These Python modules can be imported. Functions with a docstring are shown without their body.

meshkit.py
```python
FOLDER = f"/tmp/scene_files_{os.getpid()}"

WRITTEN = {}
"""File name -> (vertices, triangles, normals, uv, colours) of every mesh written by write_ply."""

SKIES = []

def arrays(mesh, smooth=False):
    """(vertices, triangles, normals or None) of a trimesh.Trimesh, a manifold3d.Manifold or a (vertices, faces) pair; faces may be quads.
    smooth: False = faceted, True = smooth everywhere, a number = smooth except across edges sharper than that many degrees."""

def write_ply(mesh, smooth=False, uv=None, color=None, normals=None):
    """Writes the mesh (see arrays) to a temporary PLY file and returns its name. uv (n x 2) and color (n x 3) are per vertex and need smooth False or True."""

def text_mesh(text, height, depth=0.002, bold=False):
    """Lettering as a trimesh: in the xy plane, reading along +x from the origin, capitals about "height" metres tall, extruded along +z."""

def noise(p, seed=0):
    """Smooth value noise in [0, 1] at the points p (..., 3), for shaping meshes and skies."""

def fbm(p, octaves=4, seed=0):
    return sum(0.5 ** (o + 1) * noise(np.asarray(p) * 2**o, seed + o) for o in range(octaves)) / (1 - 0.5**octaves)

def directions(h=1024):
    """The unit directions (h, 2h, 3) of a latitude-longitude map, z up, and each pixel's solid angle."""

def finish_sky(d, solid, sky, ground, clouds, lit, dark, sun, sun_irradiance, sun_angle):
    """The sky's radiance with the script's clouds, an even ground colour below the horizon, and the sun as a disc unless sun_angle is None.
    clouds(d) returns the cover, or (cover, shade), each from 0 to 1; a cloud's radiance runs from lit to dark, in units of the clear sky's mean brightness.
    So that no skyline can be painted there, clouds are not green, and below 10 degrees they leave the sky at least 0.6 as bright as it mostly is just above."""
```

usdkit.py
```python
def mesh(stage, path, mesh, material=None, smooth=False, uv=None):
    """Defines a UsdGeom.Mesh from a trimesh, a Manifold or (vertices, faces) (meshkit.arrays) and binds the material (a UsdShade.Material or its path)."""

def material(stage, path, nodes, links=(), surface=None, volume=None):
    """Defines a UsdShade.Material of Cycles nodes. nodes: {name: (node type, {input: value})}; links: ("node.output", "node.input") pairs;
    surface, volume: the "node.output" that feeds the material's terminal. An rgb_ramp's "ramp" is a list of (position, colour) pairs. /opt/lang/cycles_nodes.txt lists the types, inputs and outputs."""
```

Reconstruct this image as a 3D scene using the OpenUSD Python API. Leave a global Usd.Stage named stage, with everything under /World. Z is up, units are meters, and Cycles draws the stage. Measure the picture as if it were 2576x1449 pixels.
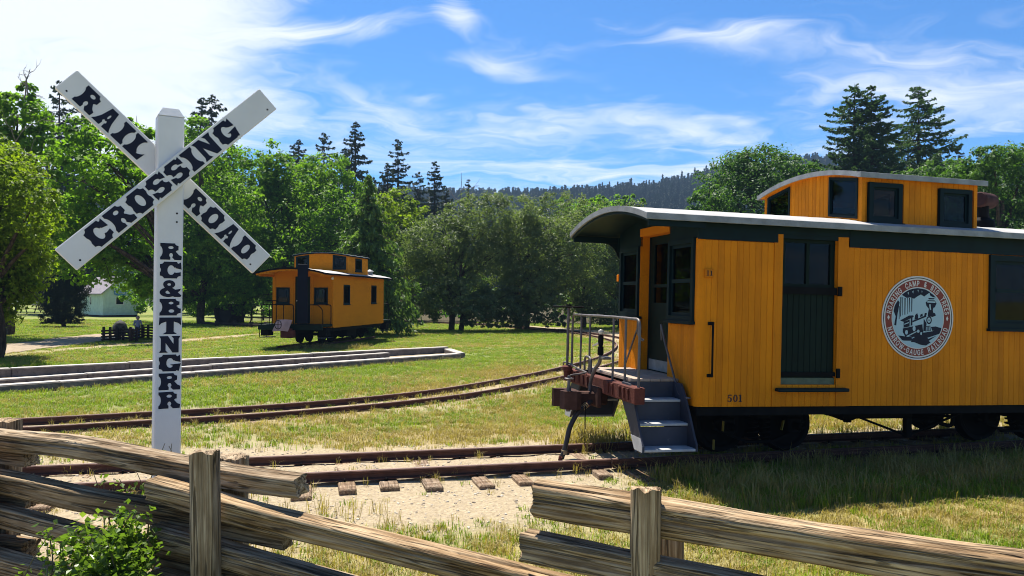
import math, random
import numpy as np, trimesh, usdkit, meshkit
import shapely.geometry as sg, shapely.affinity as sa
from shapely.ops import unary_union
from pxr import Usd, UsdGeom, UsdLux, UsdShade, Gf, Sdf, Vt

stage = Usd.Stage.CreateInMemory()
UsdGeom.SetStageUpAxis(stage, 'Z'); UsdGeom.SetStageMetersPerUnit(stage, 1.0)
UsdGeom.Xform.Define(stage, '/World'); UsdGeom.Scope.Define(stage, '/World/Looks')
A = np.array

# ------------------------------------------------------------------ camera, sky, sun, exposure
EYE = A([0, 0, 2.0]); FOC = 1936.0; CX, CY = 1288.0, 724.5          # measured on a 2576 x 1449 print of the photograph
_p, _r = math.atan(25.5 / FOC), 0.006
FWD = A([0, math.cos(_p), math.sin(_p)]); _u = A([0, -math.sin(_p), math.cos(_p)]); _x = A([1.0, 0, 0])
RGT = _x * math.cos(_r) + _u * math.sin(_r); UPV = -_x * math.sin(_r) + _u * math.cos(_r)
cam = UsdGeom.Camera.Define(stage, '/World/camera')
cm = np.eye(4); cm[:3, 0], cm[:3, 1], cm[:3, 2], cm[:3, 3] = RGT, UPV, -FWD, EYE
cam.AddTransformOp().Set(Gf.Matrix4d(cm.T.tolist()))
cam.CreateHorizontalApertureAttr(36.0); cam.CreateFocalLengthAttr(36.0 * FOC / 2576)
cam.CreateExposureAttr(1.3)
SUN_ELEV = math.radians(64); SUN_AZ = math.atan2(-0.44, 0.90)
SUN = A([math.sin(SUN_AZ) * math.cos(SUN_ELEV), math.cos(SUN_AZ) * math.cos(SUN_ELEV), math.sin(SUN_ELEV)])
sun = UsdLux.DistantLight.Define(stage, '/World/sun')
sun.CreateIntensityAttr(1.25); sun.CreateAngleAttr(0.5); sun.CreateColorAttr(Gf.Vec3f(1.0, 0.94, 0.84)); sun.CreateNormalizeAttr(True)
_z = SUN; _xx = np.cross([0, 0, 1.0], _z); _xx /= np.linalg.norm(_xx); _yy = np.cross(_z, _xx)
sm = np.eye(4); sm[:3, 0], sm[:3, 1], sm[:3, 2] = _xx, _yy, _z
sun.AddTransformOp().Set(Gf.Matrix4d(sm.T.tolist()))

def mat(name, nodes, links, surface=None, volume=None):
    return usdkit.material(stage, '/World/Looks/' + name, nodes, links, surface=surface, volume=volume)

# cirrus: streaks on a flat layer high above (direction / height), thicker towards the sun's side
def _plane_pt(x, y):
    v = FWD + RGT * ((x - CX) / FOC) - UPV * ((y - CY) / FOC); v = v / np.linalg.norm(v); return A([v[0], v[1]]) / (max(v[2], .03) + .10)
_bn, _bl, _prev = {}, [], None
for _i, (_a, _b, _w, _amt) in enumerate([((560, 95), (1180, 70), .16, .20), ((930, 110), (1420, 210), .13, .20), ((1380, 40), (2180, 150), .17, .20), ((500, 330), (2000, 270), .75, .22), ((1880, 215), (2576, 330), .7, .18), ((1110, -20), (1200, 110), .10, .22)]):
    _p0, _p1 = _plane_pt(*_a), _plane_pt(*_b); _c, _d = (_p0 + _p1) / 2, _p1 - _p0
    _bn.update({'b%dm' % _i: ('mapping', {'mapping_type': 'texture', 'location': (*_c, 0), 'rotation': (0, 0, math.atan2(_d[1], _d[0])), 'scale': (np.linalg.norm(_d) * .62, _w, 1)}), 'b%dl' % _i: ('vector_math', {'math_type': 'length'}),
                'b%dr' % _i: ('map_range', {'range_type': 'smoothstep', 'from_min': 1.0, 'from_max': 0.0, 'to_min': 0.0, 'to_max': _amt, 'clamp': True})})
    _bl += [('wlow.vector', 'b%dm.vector' % _i), ('b%dm.vector' % _i, 'b%dl.vector1' % _i), ('b%dl.value' % _i, 'b%dr.value' % _i)]
    if _prev:
        _bn['b%da' % _i] = ('math', {'math_type': 'add'}); _bl += [(_prev, 'b%da.value1' % _i), ('b%dr.result' % _i, 'b%da.value2' % _i)]; _prev = 'b%da.value' % _i
    else: _prev = 'b%dr.result' % _i
sky_mat = mat('sky', {**_bn, 'wls': ('vector_math', {'math_type': 'scale', 'scale': 0.45}), 'wlow': ('vector_math', {'math_type': 'add'}), 'a4': ('math', {'math_type': 'add'}),
    'tc': ('texture_coordinate', {}), 'sep': ('separate_xyz', {}),
    'zc': ('math', {'math_type': 'maximum', 'value2': 0.03}), 'zo': ('math', {'math_type': 'add', 'value2': 0.10}),
    'dx': ('math', {'math_type': 'divide'}), 'dy': ('math', {'math_type': 'divide'}), 'pl': ('combine_xyz', {}),
    'warp': ('noise_texture', {'scale': 0.75, 'detail': 4.0, 'roughness': 0.55}),
    'wsub': ('vector_math', {'math_type': 'subtract', 'vector2': (0.5, 0.5, 0.5)}),
    'wsc': ('vector_math', {'math_type': 'scale', 'scale': 2.4}), 'wadd': ('vector_math', {'math_type': 'add'}),
    'mp': ('mapping', {'rotation': (0, 0, 0.55), 'scale': (0.40, 1.25, 1.0), 'location': (3.1, 1.7, 0)}),
    'streak': ('noise_texture', {'scale': 1.0, 'detail': 10.0, 'roughness': 0.60, 'distortion': 0.9}),
    'mp2': ('mapping', {'scale': (0.22, 0.30, 1.0), 'location': (5.3, 0.4, 0)}),
    'big': ('noise_texture', {'scale': 1.0, 'detail': 3.0, 'roughness': 0.5}),
    'dot': ('vector_math', {'math_type': 'dot_product', 'vector2': (-0.50, 0.80, 0.33)}),
    'near': ('map_range', {'range_type': 'smoothstep', 'from_min': 0.945, 'from_max': 1.0, 'to_min': 0.0, 'to_max': 0.44, 'clamp': True}),
    'low': ('map_range', {'range_type': 'smoothstep', 'from_min': 0.02, 'from_max': 0.36, 'to_min': 0.14, 'to_max': -0.02, 'clamp': True}),
    's1': ('math', {'math_type': 'multiply', 'value2': 1.05}), 's2': ('math', {'math_type': 'multiply', 'value2': 0.50}),
    'a1': ('math', {'math_type': 'add'}), 'a2': ('math', {'math_type': 'add'}), 'a3': ('math', {'math_type': 'add'}),
    'cov': ('map_range', {'range_type': 'smoothstep', 'from_min': 0.79, 'from_max': 1.19, 'to_min': 0.0, 'to_max': 0.95, 'clamp': True}),
    'sky': ('sky_texture', {'sky_type': 'single_scattering', 'sun_disc': False, 'sun_elevation': SUN_ELEV, 'sun_rotation': SUN_AZ, 'altitude': 100.0, 'air_density': 1.0, 'aerosol_density': 0.7, 'ozone_density': 1.0}),
    'sat': ('mix_color', {'blend_type': 'multiply', 'fac': 1.0, 'b': (0.31, 0.74, 1.22)}),
    'cl': ('color', {'value': (8.3, 8.6, 8.9)}),
    'mixc': ('mix_color', {'blend_type': 'mix'}),
    'bg': ('background_shader', {'strength': 0.05})},
    _bl + [('wsub.vector', 'wls.vector1'), ('pl.vector', 'wlow.vector1'), ('wls.vector', 'wlow.vector2'), ('a3.value', 'a4.value1'), (_prev, 'a4.value2'), ('tc.generated', 'sep.vector'), ('sep.z', 'zc.value1'), ('zc.value', 'zo.value1'), ('sep.x', 'dx.value1'), ('zo.value', 'dx.value2'), ('sep.y', 'dy.value1'), ('zo.value', 'dy.value2'),
     ('dx.value', 'pl.x'), ('dy.value', 'pl.y'), ('pl.vector', 'warp.vector'), ('warp.color', 'wsub.vector1'), ('wsub.vector', 'wsc.vector1'), ('pl.vector', 'wadd.vector1'), ('wsc.vector', 'wadd.vector2'),
     ('wadd.vector', 'mp.vector'), ('mp.vector', 'streak.vector'), ('wadd.vector', 'mp2.vector'), ('mp2.vector', 'big.vector'),
     ('tc.generated', 'dot.vector1'), ('dot.value', 'near.value'), ('sep.z', 'low.value'),
     ('streak.fac', 's1.value1'), ('big.fac', 's2.value1'), ('s1.value', 'a1.value1'), ('s2.value', 'a1.value2'), ('a1.value', 'a2.value1'), ('near.result', 'a2.value2'), ('a2.value', 'a3.value1'), ('low.result', 'a3.value2'),
     ('a4.value', 'cov.value'), ('sky.color', 'sat.a'), ('sat.result', 'mixc.a'), ('cl.color', 'mixc.b'), ('cov.result', 'mixc.fac'), ('mixc.result', 'bg.color')], surface='bg.background')
dome = UsdLux.DomeLight.Define(stage, '/World/sky')
UsdShade.MaterialBindingAPI.Apply(dome.GetPrim()).Bind(sky_mat)
dome.GetPrim().SetCustomDataByKey('kind', 'structure')

# ------------------------------------------------------------------ helpers
def ray(x, y): return FWD + RGT * ((x - CX) / FOC) - UPV * ((y - CY) / FOC)
def at(x, y, d):
    v = ray(x, y); return EYE + v * (d / v[1])
def onplane(x, y, p0, n):
    v = ray(x, y); return EYE + v * (np.dot(A(p0) - EYE, n) / np.dot(v, n))
def ground_at(x, y, z=0.0): return onplane(x, y, (0, 0, z), A([0, 0, 1.0]))

_names = {}
def unique(parent, name):
    k = parent + '/' + name
    n = _names.get(k, -1) + 1; _names[k] = n
    return k if n == 0 else '%s_%03d' % (k, n)
def data(path, label=None, cat=None, group=None, kind=None):
    pr = stage.GetPrimAtPath(path)
    for k, v in (('label', label), ('category', cat), ('group', group), ('kind', kind)):
        if v: pr.SetCustomDataByKey(k, v)
    return path
def frame(o, ex=(1, 0, 0), ey=(0, 1, 0), ez=(0, 0, 1)):
    m = np.eye(4); m[:3, 0], m[:3, 1], m[:3, 2], m[:3, 3] = ex, ey, ez, o; return m
def place(o, rz=0.0, s=1.0):
    c, si = math.cos(rz), math.sin(rz); s = np.broadcast_to(s, 3)
    return frame(o, A([c, si, 0]) * s[0], A([-si, c, 0]) * s[1], A([0, 0, 1.0]) * s[2])
def setx(prim, M): UsdGeom.Xformable(prim).AddTransformOp().Set(Gf.Matrix4d(A(M).T.tolist()))
def thing(name, label, cat, group=None, M=None, kind=None):
    p = unique('/World', name); x = UsdGeom.Xform.Define(stage, p)
    if M is not None: setx(x.GetPrim(), M)
    return data(p, label, cat, group, kind)
def part(parent, name, mesh, m, smooth=False, M=None, label=None, kind=None):
    p = unique(parent, name)
    if isinstance(mesh, MB): mesh = mesh.get()
    g = usdkit.mesh(stage, p, mesh, m, smooth=smooth)
    if M is not None: setx(g.GetPrim(), M)
    if label or kind: data(p, label, None, None, kind)
    return p
def solo(name, mesh, m, label, cat=None, group=None, kind=None, smooth=False, M=None):
    return data(part('/World', name, mesh, m, smooth, M), label, cat, group, kind)
def copy_of(src, name, M, label, cat, group):
    p = unique('/World', name); x = UsdGeom.Xform.Define(stage, p); pr = x.GetPrim()
    pr.GetReferences().AddInternalReference(src); pr.SetInstanceable(True)
    x.ClearXformOpOrder(); x.AddTransformOp(opSuffix='here').Set(Gf.Matrix4d(A(M).T.tolist()))
    return data(p, label, cat, group)

class MB:
    """collects shapes into one mesh"""
    def __init__(s): s.v, s.f, s.n = [], [], 0
    def add(s, v, f):
        v, f = np.asarray(v, float), np.asarray(f, int)
        if f.shape[1] == 4: f = np.vstack([f[:, [0, 1, 2]], f[:, [0, 2, 3]]])
        s.v.append(v); s.f.append(f + s.n); s.n += len(v); return s
    def get(s): return trimesh.Trimesh(np.vstack(s.v), np.vstack(s.f), process=False)
    def mm(s, x0, x1, y0, y1, z0, z1, c=0.0):
        if c > 0:
            P = []
            for sx in (0, 1):
                for sy in (0, 1):
                    for sz in (0, 1):
                        b = A([(x0, x1)[sx], (y0, y1)[sy], (z0, z1)[sz]]); q = A([1 - 2 * sx, 1 - 2 * sy, 1 - 2 * sz]) * c
                        for k in range(3):
                            w = b + q; w[k] = b[k]; P.append(w)
            h = trimesh.Trimesh(P, [[0, 1, 2]], process=False).convex_hull
            return s.add(h.vertices, h.faces)
        v = A([[x, y, z] for x in (x0, x1) for y in (y0, y1) for z in (z0, z1)])
        return s.add(v, A([[0, 1, 3, 2], [4, 6, 7, 5], [0, 4, 5, 1], [2, 3, 7, 6], [0, 2, 6, 4], [1, 5, 7, 3]]))
    def bar(s, a, b, w, h, up=(0, 0, 1), c=0.0):
        a, b = A(a, float), A(b, float); t = b - a; L = np.linalg.norm(t); t /= L
        y = np.cross(A(up, float), t); y /= np.linalg.norm(y); z = np.cross(t, y)
        k = MB().mm(0, L, -w / 2, w / 2, -h / 2, h / 2, c).get()
        return s.add(a + np.asarray(k.vertices) @ A([t, y, z]), k.faces)
    def tube(s, pts, r, n=8, cap=True):
        p = A(pts, float); t = np.gradient(p, axis=0); t /= np.linalg.norm(t, axis=1, keepdims=True) + 1e-12
        ref = A([0, 0, 1.0]) if abs(t[0][2]) < 0.9 else A([1.0, 0, 0])
        a = np.cross(t[0], ref); a /= np.linalg.norm(a); Av = []
        for i in range(len(p)):
            a = a - t[i] * np.dot(a, t[i]); a /= np.linalg.norm(a); Av.append(a)
        Av = A(Av); B = np.cross(t, Av); ang = np.arange(n) * 2 * np.pi / n; r = np.broadcast_to(r, (len(p),))
        v = p[:, None] + r[:, None, None] * (np.cos(ang)[None, :, None] * Av[:, None] + np.sin(ang)[None, :, None] * B[:, None])
        i, j = np.meshgrid(np.arange(len(p) - 1), np.arange(n), indexing='ij')
        q = np.stack([i * n + j, i * n + (j + 1) % n, (i + 1) * n + (j + 1) % n, (i + 1) * n + j], -1).reshape(-1, 4)
        f = np.vstack([q[:, [0, 1, 2]], q[:, [0, 2, 3]]])
        if cap:
            e = (len(p) - 1) * n
            f = np.vstack([f, [[0, k + 1, k] for k in range(1, n - 1)], [[e, e + k, e + k + 1] for k in range(1, n - 1)]])
        return s.add(v.reshape(-1, 3), f)
    def prism(s, poly, d0, d1, fn=lambda a, b, d: (a, b, d)):
        for g in getattr(poly, 'geoms', [poly]):
            if g.is_empty or g.area < 1e-9: continue
            m = trimesh.creation.extrude_polygon(g, 1.0, engine='earcut'); V = np.asarray(m.vertices)
            s.add(np.stack(fn(V[:, 0], V[:, 1], d0 + (d1 - d0) * V[:, 2]), 1), m.faces)
        return s
    def rev(s, prof, o, axis=(0, 0, 1), n=20):
        """revolve (radius, height) profile about axis at o"""
        ax = A(axis, float); ax /= np.linalg.norm(ax); a = np.cross(ax, [1, 0, 0] if abs(ax[0]) < 0.9 else [0, 1, 0]); a /= np.linalg.norm(a); b = np.cross(ax, a)
        pr = A(prof, float); th = np.arange(n) * 2 * np.pi / n
        v = A(o, float) + pr[:, 0, None, None] * (np.cos(th)[None, :, None] * a + np.sin(th)[None, :, None] * b) + pr[:, 1, None, None] * ax
        i, j = np.meshgrid(np.arange(len(pr) - 1), np.arange(n), indexing='ij')
        return s.add(v.reshape(-1, 3), np.stack([i * n + j, i * n + (j + 1) % n, (i + 1) * n + (j + 1) % n, (i + 1) * n + j], -1).reshape(-1, 4))

def rect(x0, y0, x1, y1): return sg.box(x0, y0, x1, y1)
def ell(cx, cy, rx, ry, n=10): return sa.scale(sg.Point(cx, cy).buffer(1, n), rx, ry)
def xyz(a, b, d): return a, b, d

# ------------------------------------------------------------------ materials
def paint(name, col, rough=0.5, spot=0.12, scale=3.0, bump=0.0, spec=0.4, dirt=None, dirt_at=0.62, streak=None):
    lo = tuple(c * (1 - spot) for c in col); hi = tuple(min(1, c * (1 + spot)) for c in col)
    n = {'g': ('texture_coordinate', {}), 'n': ('noise_texture', {'scale': scale, 'detail': 6.0, 'roughness': 0.6}),
         'r': ('rgb_ramp', {'ramp': [(0.3, lo), (0.7, hi)]}),
         'p': ('principled_bsdf', {'roughness': rough, 'specular_ior_level': spec})}
    l = [('g.object', 'n.vector'), ('n.fac', 'r.fac')]
    if streak:
        n['sm'] = ('mapping', {'scale': streak}); n['sn'] = ('noise_texture', {'scale': 1.0, 'detail': 6.0, 'roughness': 0.65}); n['sr'] = ('rgb_ramp', {'ramp': [(0.30, (0.84, 0.80, 0.76)), (0.46, (1.0, 1.0, 1.0)), (0.62, (1.0, 1.0, 1.0)), (0.75, (1.06, 1.06, 1.1))]}); n['sx'] = ('mix_color', {'blend_type': 'multiply', 'fac': 1.0, 'use_clamp': False}); n['oi'] = ('object_info', {}); n['or'] = ('rgb_ramp', {'ramp': [(0.0, (0.86, 0.84, 0.9)), (0.5, (1.0, 1.0, 1.0)), (1.0, (1.07, 1.08, 1.1))]}); n['ox'] = ('mix_color', {'blend_type': 'multiply', 'fac': 1.0, 'use_clamp': False}); l += [('oi.random', 'or.fac'), ('or.color', 'ox.b'), ('sx.result', 'ox.a')]
        l += [('g.object', 'sm.vector'), ('sm.vector', 'sn.vector'), ('sn.fac', 'sr.fac'), ('sr.color', 'sx.b')]
    if dirt is not None:
        n['n2'] = ('noise_texture', {'scale': scale * 2.7, 'detail': 8.0, 'roughness': 0.7})
        n['m2'] = ('map_range', {'range_type': 'smoothstep', 'from_min': dirt_at, 'from_max': dirt_at + 0.16, 'to_min': 0.0, 'to_max': 0.85, 'clamp': True})
        n['mx'] = ('mix_color', {'b': dirt})
        l += [('g.object', 'n2.vector'), ('n2.fac', 'm2.value'), ('r.color', 'mx.a'), ('m2.result', 'mx.fac'), ('mx.result', 'sx.a' if streak else 'p.base_color')]
    else: l += [('r.color', 'sx.a' if streak else 'p.base_color')]
    if streak: l += [('ox.result', 'p.base_color')]
    if bump:
        n['bn'] = ('noise_texture', {'scale': scale * 9, 'detail': 5.0}); n['b'] = ('bump', {'strength': bump, 'distance': 0.01})
        l += [('g.object', 'bn.vector'), ('bn.fac', 'b.height'), ('b.normal', 'p.normal')]
    return mat(name, n, l, 'p.BSDF')

ORANGE = (0.60, 0.185, 0.0015)
M_orange = paint('orange_paint', ORANGE, 0.6, 0.10, 2.2, 0.15, 0.12, dirt=(0.27, 0.075, 0.004), dirt_at=0.66, streak=(26, 26, 1.1))
M_orange_old = paint('orange_paint_weathered', (0.58, 0.185, 0.003), 0.65, 0.16, 3.0, 0.15, 0.12, dirt=(0.26, 0.09, 0.02), dirt_at=0.62, streak=(22, 22, 2.5))
M_green = paint('dark_green_paint', (0.0018, 0.011, 0.0135), 0.55, 0.25, 4.0, 0.08, 0.13)
M_door = paint('deep_green_paint', (0.0014, 0.009, 0.0055), 0.55, 0.25, 4.0, 0.08, 0.13)
M_roof = paint('grey_roof_canvas', (0.32, 0.31, 0.30), 0.8, 0.18, 1.6, 0.3, 0.2, dirt=(0.20, 0.19, 0.18), dirt_at=0.64)
M_roofedge = paint('grey_roof_edge', (0.20, 0.21, 0.22), 0.6, 0.25, 6.0, 0.2)
M_rustred = paint('red_oxide_timber', (0.085, 0.022, 0.014), 0.8, 0.35, 5.0, 0.4, 0.2, dirt=(0.10, 0.05, 0.035), dirt_at=0.58)
M_iron = paint('black_iron', (0.006, 0.0056, 0.0056), 0.7, 0.4, 6.0, 0.3, 0.06, dirt=(0.020, 0.012, 0.009), dirt_at=0.62)
M_pipe = paint('grey_brown_pipe', (0.085, 0.07, 0.066), 0.45, 0.35, 9.0, 0.2, 0.5, dirt=(0.10, 0.05, 0.03), dirt_at=0.6)
M_step = paint('grey_step_paint', (0.030, 0.032, 0.046), 0.6, 0.2, 4.0, 0.2, 0.35, dirt=(0.11, 0.10, 0.10), dirt_at=0.6)
M_tread = paint('pale_tread_plate', (0.36, 0.36, 0.36), 0.55, 0.2, 9.0, 0.3)
M_deck = paint('tan_deck_wood', (0.30, 0.225, 0.17), 0.75, 0.2, 5.0, 0.3)
M_white = paint('white_sign_paint', (0.60, 0.60, 0.595), 0.5, 0.06, 2.5, 0.12, 0.35, dirt=(0.44, 0.41, 0.36), dirt_at=0.635)
M_ink = paint('blue_black_lettering', (0.004, 0.006, 0.020), 0.6, 0.2, 5.0, 0, 0.25)
M_rust = paint('rusted_rail', (0.075, 0.032, 0.021), 0.8, 0.35, 7.0, 0.35, 0.25)
M_railtop = paint('worn_rail_top', (0.15, 0.085, 0.06), 0.5, 0.3, 8.0, 0.1, 0.5)
M_hose = paint('black_rubber_hose', (0.022, 0.018, 0.016), 0.55, 0.3, 12.0, 0.2)
M_rope = paint('tan_rope', (0.40, 0.29, 0.16), 0.9, 0.2, 60.0, 0.4, 0.1)
M_brass = paint('pale_metal_knob', (0.45, 0.42, 0.36), 0.35, 0.1, 6.0)
M_cap = paint('sunlit_tone_timber', (0.40, 0.37, 0.33), 0.88, 0.25, 6.0, 0.3, 0.12)  # pale colour for the pit wall tops, sunlight painted in
M_concrete = paint('dark_timber_wall', (0.125, 0.105, 0.088), 0.88, 0.3, 5.0, 0.4, 0.12, dirt=(0.05, 0.038, 0.03), dirt_at=0.52)  # darkened so the pit wall faces read as shaded
M_yellow = paint('yellow_marking', (0.16, 0.12, 0.01), 0.6, 0.2, 9.0)
M_emred = paint('emblem_red', (0.18, 0.018, 0.010), 0.5, 0.08, 5.0)
M_emblue = paint('emblem_pale_blue', (0.32, 0.45, 0.50), 0.5, 0.05, 5.0)
M_cream = paint('emblem_cream', (0.58, 0.55, 0.51), 0.5, 0.05, 5.0)
M_shack = paint('pale_green_boards', (0.46, 0.55, 0.44), 0.7, 0.12, 3.0, 0.2, 0.2)
M_shackroof = paint('grey_violet_roofing', (0.20, 0.18, 0.20), 0.85, 0.25, 4.0, 0.3, 0.2)
M_blue = paint('blue_sign_board', (0.05, 0.18, 0.32), 0.5, 0.1, 4.0)
M_lightgreen = paint('pale_green_sign_lettering', (0.55, 0.75, 0.30), 0.5, 0.1, 4.0)
M_glass = mat('window_glass', {'t': ('transparent_bsdf', {'color': (0.42, 0.48, 0.50)}), 'g': ('glossy_bsdf', {'color': (0.9, 0.95, 1.0), 'roughness': 0.02}), 'f': ('layer_weight', {'blend': 0.5}), 'pw': ('math', {'math_type': 'power', 'value2': 4.0}),
              'ma': ('math', {'math_type': 'multiply_add', 'value2': 0.30, 'value3': 0.014}), 'm': ('mix_closure', {})},
              [('f.facing', 'pw.value1'), ('pw.value', 'ma.value1'), ('ma.value', 'm.fac'), ('t.BSDF', 'm.closure1'), ('g.BSDF', 'm.closure2')], 'm.closure')
M_dark = paint('dark_interior_lining', (0.018, 0.016, 0.014), 0.85, 0.2, 2.0)

def wood(name, light, dark, grain=(1.6, 70, 70), rough=0.88, bump=0.8, crack=1.0, cs=(0.9, 26, 26)):
    """weathered timber: fine streaks along x, darker weathered bands and thin long cracks"""
    mid_ = tuple(0.5 * (a + b) for a, b in zip(light, dark))
    n = {'tc': ('texture_coordinate', {}), 'mp': ('mapping', {'scale': grain}), 'n': ('noise_texture', {'scale': 1.0, 'detail': 8.0, 'roughness': 0.66, 'distortion': 0.9}),
         'r': ('rgb_ramp', {'ramp': [(0.28, tuple(c * 0.5 for c in dark)), (0.43, dark), (0.53, mid_), (0.68, light)]}),
         'mp2': ('mapping', {'scale': (2.6, 9, 9)}), 'n2': ('noise_texture', {'scale': 1.0, 'detail': 5.0, 'roughness': 0.6}),
         'r2': ('rgb_ramp', {'ramp': [(0.32, (0.54, 0.44, 0.33)), (0.48, (0.88, 0.81, 0.72)), (0.62, (1.18, 1.15, 1.10))]}), 'mx': ('mix_color', {'blend_type': 'multiply', 'fac': 1.0, 'use_clamp': False}),
         'mp3': ('mapping', {'scale': cs, 'location': (3.3, 1.1, 7.7)}), 'n3': ('noise_texture', {'scale': 1.0, 'detail': 3.0, 'roughness': 0.5, 'distortion': 0.3}),
         'sb': ('math', {'math_type': 'subtract', 'value2': 0.5}), 'ab': ('math', {'math_type': 'absolute'}), 'mr': ('map_range', {'range_type': 'smoothstep', 'from_min': 0.004, 'from_max': 0.034, 'to_min': 1 - 0.86 * crack, 'to_max': 1.0, 'clamp': True}),
         'cx': ('combine_xyz', {}), 'mx2': ('mix_color', {'blend_type': 'multiply', 'fac': 1.0, 'use_clamp': False}),
         'h': ('math', {'math_type': 'multiply_add', 'value2': 0.35}), 'oi': ('object_info', {}), 'or': ('rgb_ramp', {'ramp': [(0.0, (0.74, 0.70, 0.64)), (0.35, (1.0, 0.98, 0.95)), (0.7, (0.90, 0.93, 0.98)), (1.0, (1.16, 1.10, 1.0))]}), 'mx4': ('mix_color', {'blend_type': 'multiply', 'fac': 1.0, 'use_clamp': False}),
         'b': ('bump', {'strength': bump, 'distance': 0.014}), 'p': ('principled_bsdf', {'roughness': rough, 'specular_ior_level': 0.15})}
    l = [('tc.object', 'mp.vector'), ('mp.vector', 'n.vector'), ('n.fac', 'r.fac'), ('tc.object', 'mp2.vector'), ('mp2.vector', 'n2.vector'), ('n2.fac', 'r2.fac'), ('r.color', 'mx.a'), ('r2.color', 'mx.b'),
         ('tc.object', 'mp3.vector'), ('mp3.vector', 'n3.vector'), ('n3.fac', 'sb.value1'), ('sb.value', 'ab.value1'), ('ab.value', 'mr.value'), ('mr.result', 'cx.x'), ('mr.result', 'cx.y'), ('mr.result', 'cx.z'),
         ('mx.result', 'mx2.a'), ('cx.vector', 'mx2.b'), ('oi.random', 'or.fac'), ('mx2.result', 'mx4.a'), ('or.color', 'mx4.b'), ('mx4.result', 'p.base_color'), ('n.fac', 'h.value1'), ('mr.result', 'h.value3'), ('h.value', 'b.height'), ('b.normal', 'p.normal')]
    return mat(name, n, l, 'p.BSDF')
M_fence = wood('weathered_fence_wood', (0.42, 0.345, 0.25), (0.21, 0.152, 0.095), crack=0.75)
M_tie = wood('old_tie_wood', (0.31, 0.245, 0.18), (0.17, 0.12, 0.085), (30, 3, 30), cs=(22, .9, 22), crack=.45)
M_bark = wood('brown_bark', (0.11, 0.082, 0.062), (0.045, 0.033, 0.026), (9, 9, 2.0), 0.9, 0.9, 0.5, (8, 8, 1.5))
M_darklog = wood('dark_log_wood', (0.075, 0.05, 0.042), (0.03, 0.022, 0.02), (3, 14, 14), 0.9, 0.7, 0.5)

def leaf(name, a, b, tip=None, trans=0.35, scale=0.55, rough=0.5, spec=0.25):
    """per-leaf hue (random per island) with wide clumps of lighter and darker growth"""
    n = {'g': ('geometry', {}), 'r': ('rgb_ramp', {'ramp': [(0.0, a), (0.75, b), (1.0, tip or b)]}),
         'n': ('noise_texture', {'scale': scale, 'detail': 3.0}), 'm': ('map_range', {'from_min': 0.3, 'from_max': 0.7, 'to_min': -0.30, 'to_max': 0.30}),
         'ad': ('math', {'math_type': 'add', 'use_clamp': True}),
         'p': ('principled_bsdf', {'roughness': rough, 'specular_ior_level': spec}), 't': ('translucent_bsdf', {}), 'ty': ('mix_color', {'blend_type': 'multiply', 'fac': 1.0, 'b': (1.3, 1.4, 0.5)}),
         'x': ('mix_closure', {'fac': trans})}
    l = [('g.position', 'n.vector'), ('n.fac', 'm.value'), ('g.random_per_island', 'ad.value1'), ('m.result', 'ad.value2'), ('ad.value', 'r.fac'), ('r.color', 'p.base_color'),
         ('r.color', 'ty.a'), ('ty.result', 't.color'), ('p.BSDF', 'x.closure1'), ('t.BSDF', 'x.closure2')]
    return mat(name, n, l, 'x.closure')
M_maple = leaf('bright_maple_leaves', (0.11, 0.21, 0.020), (0.27, 0.42, 0.042), (0.45, 0.54, 0.07), 0.62)
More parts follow.
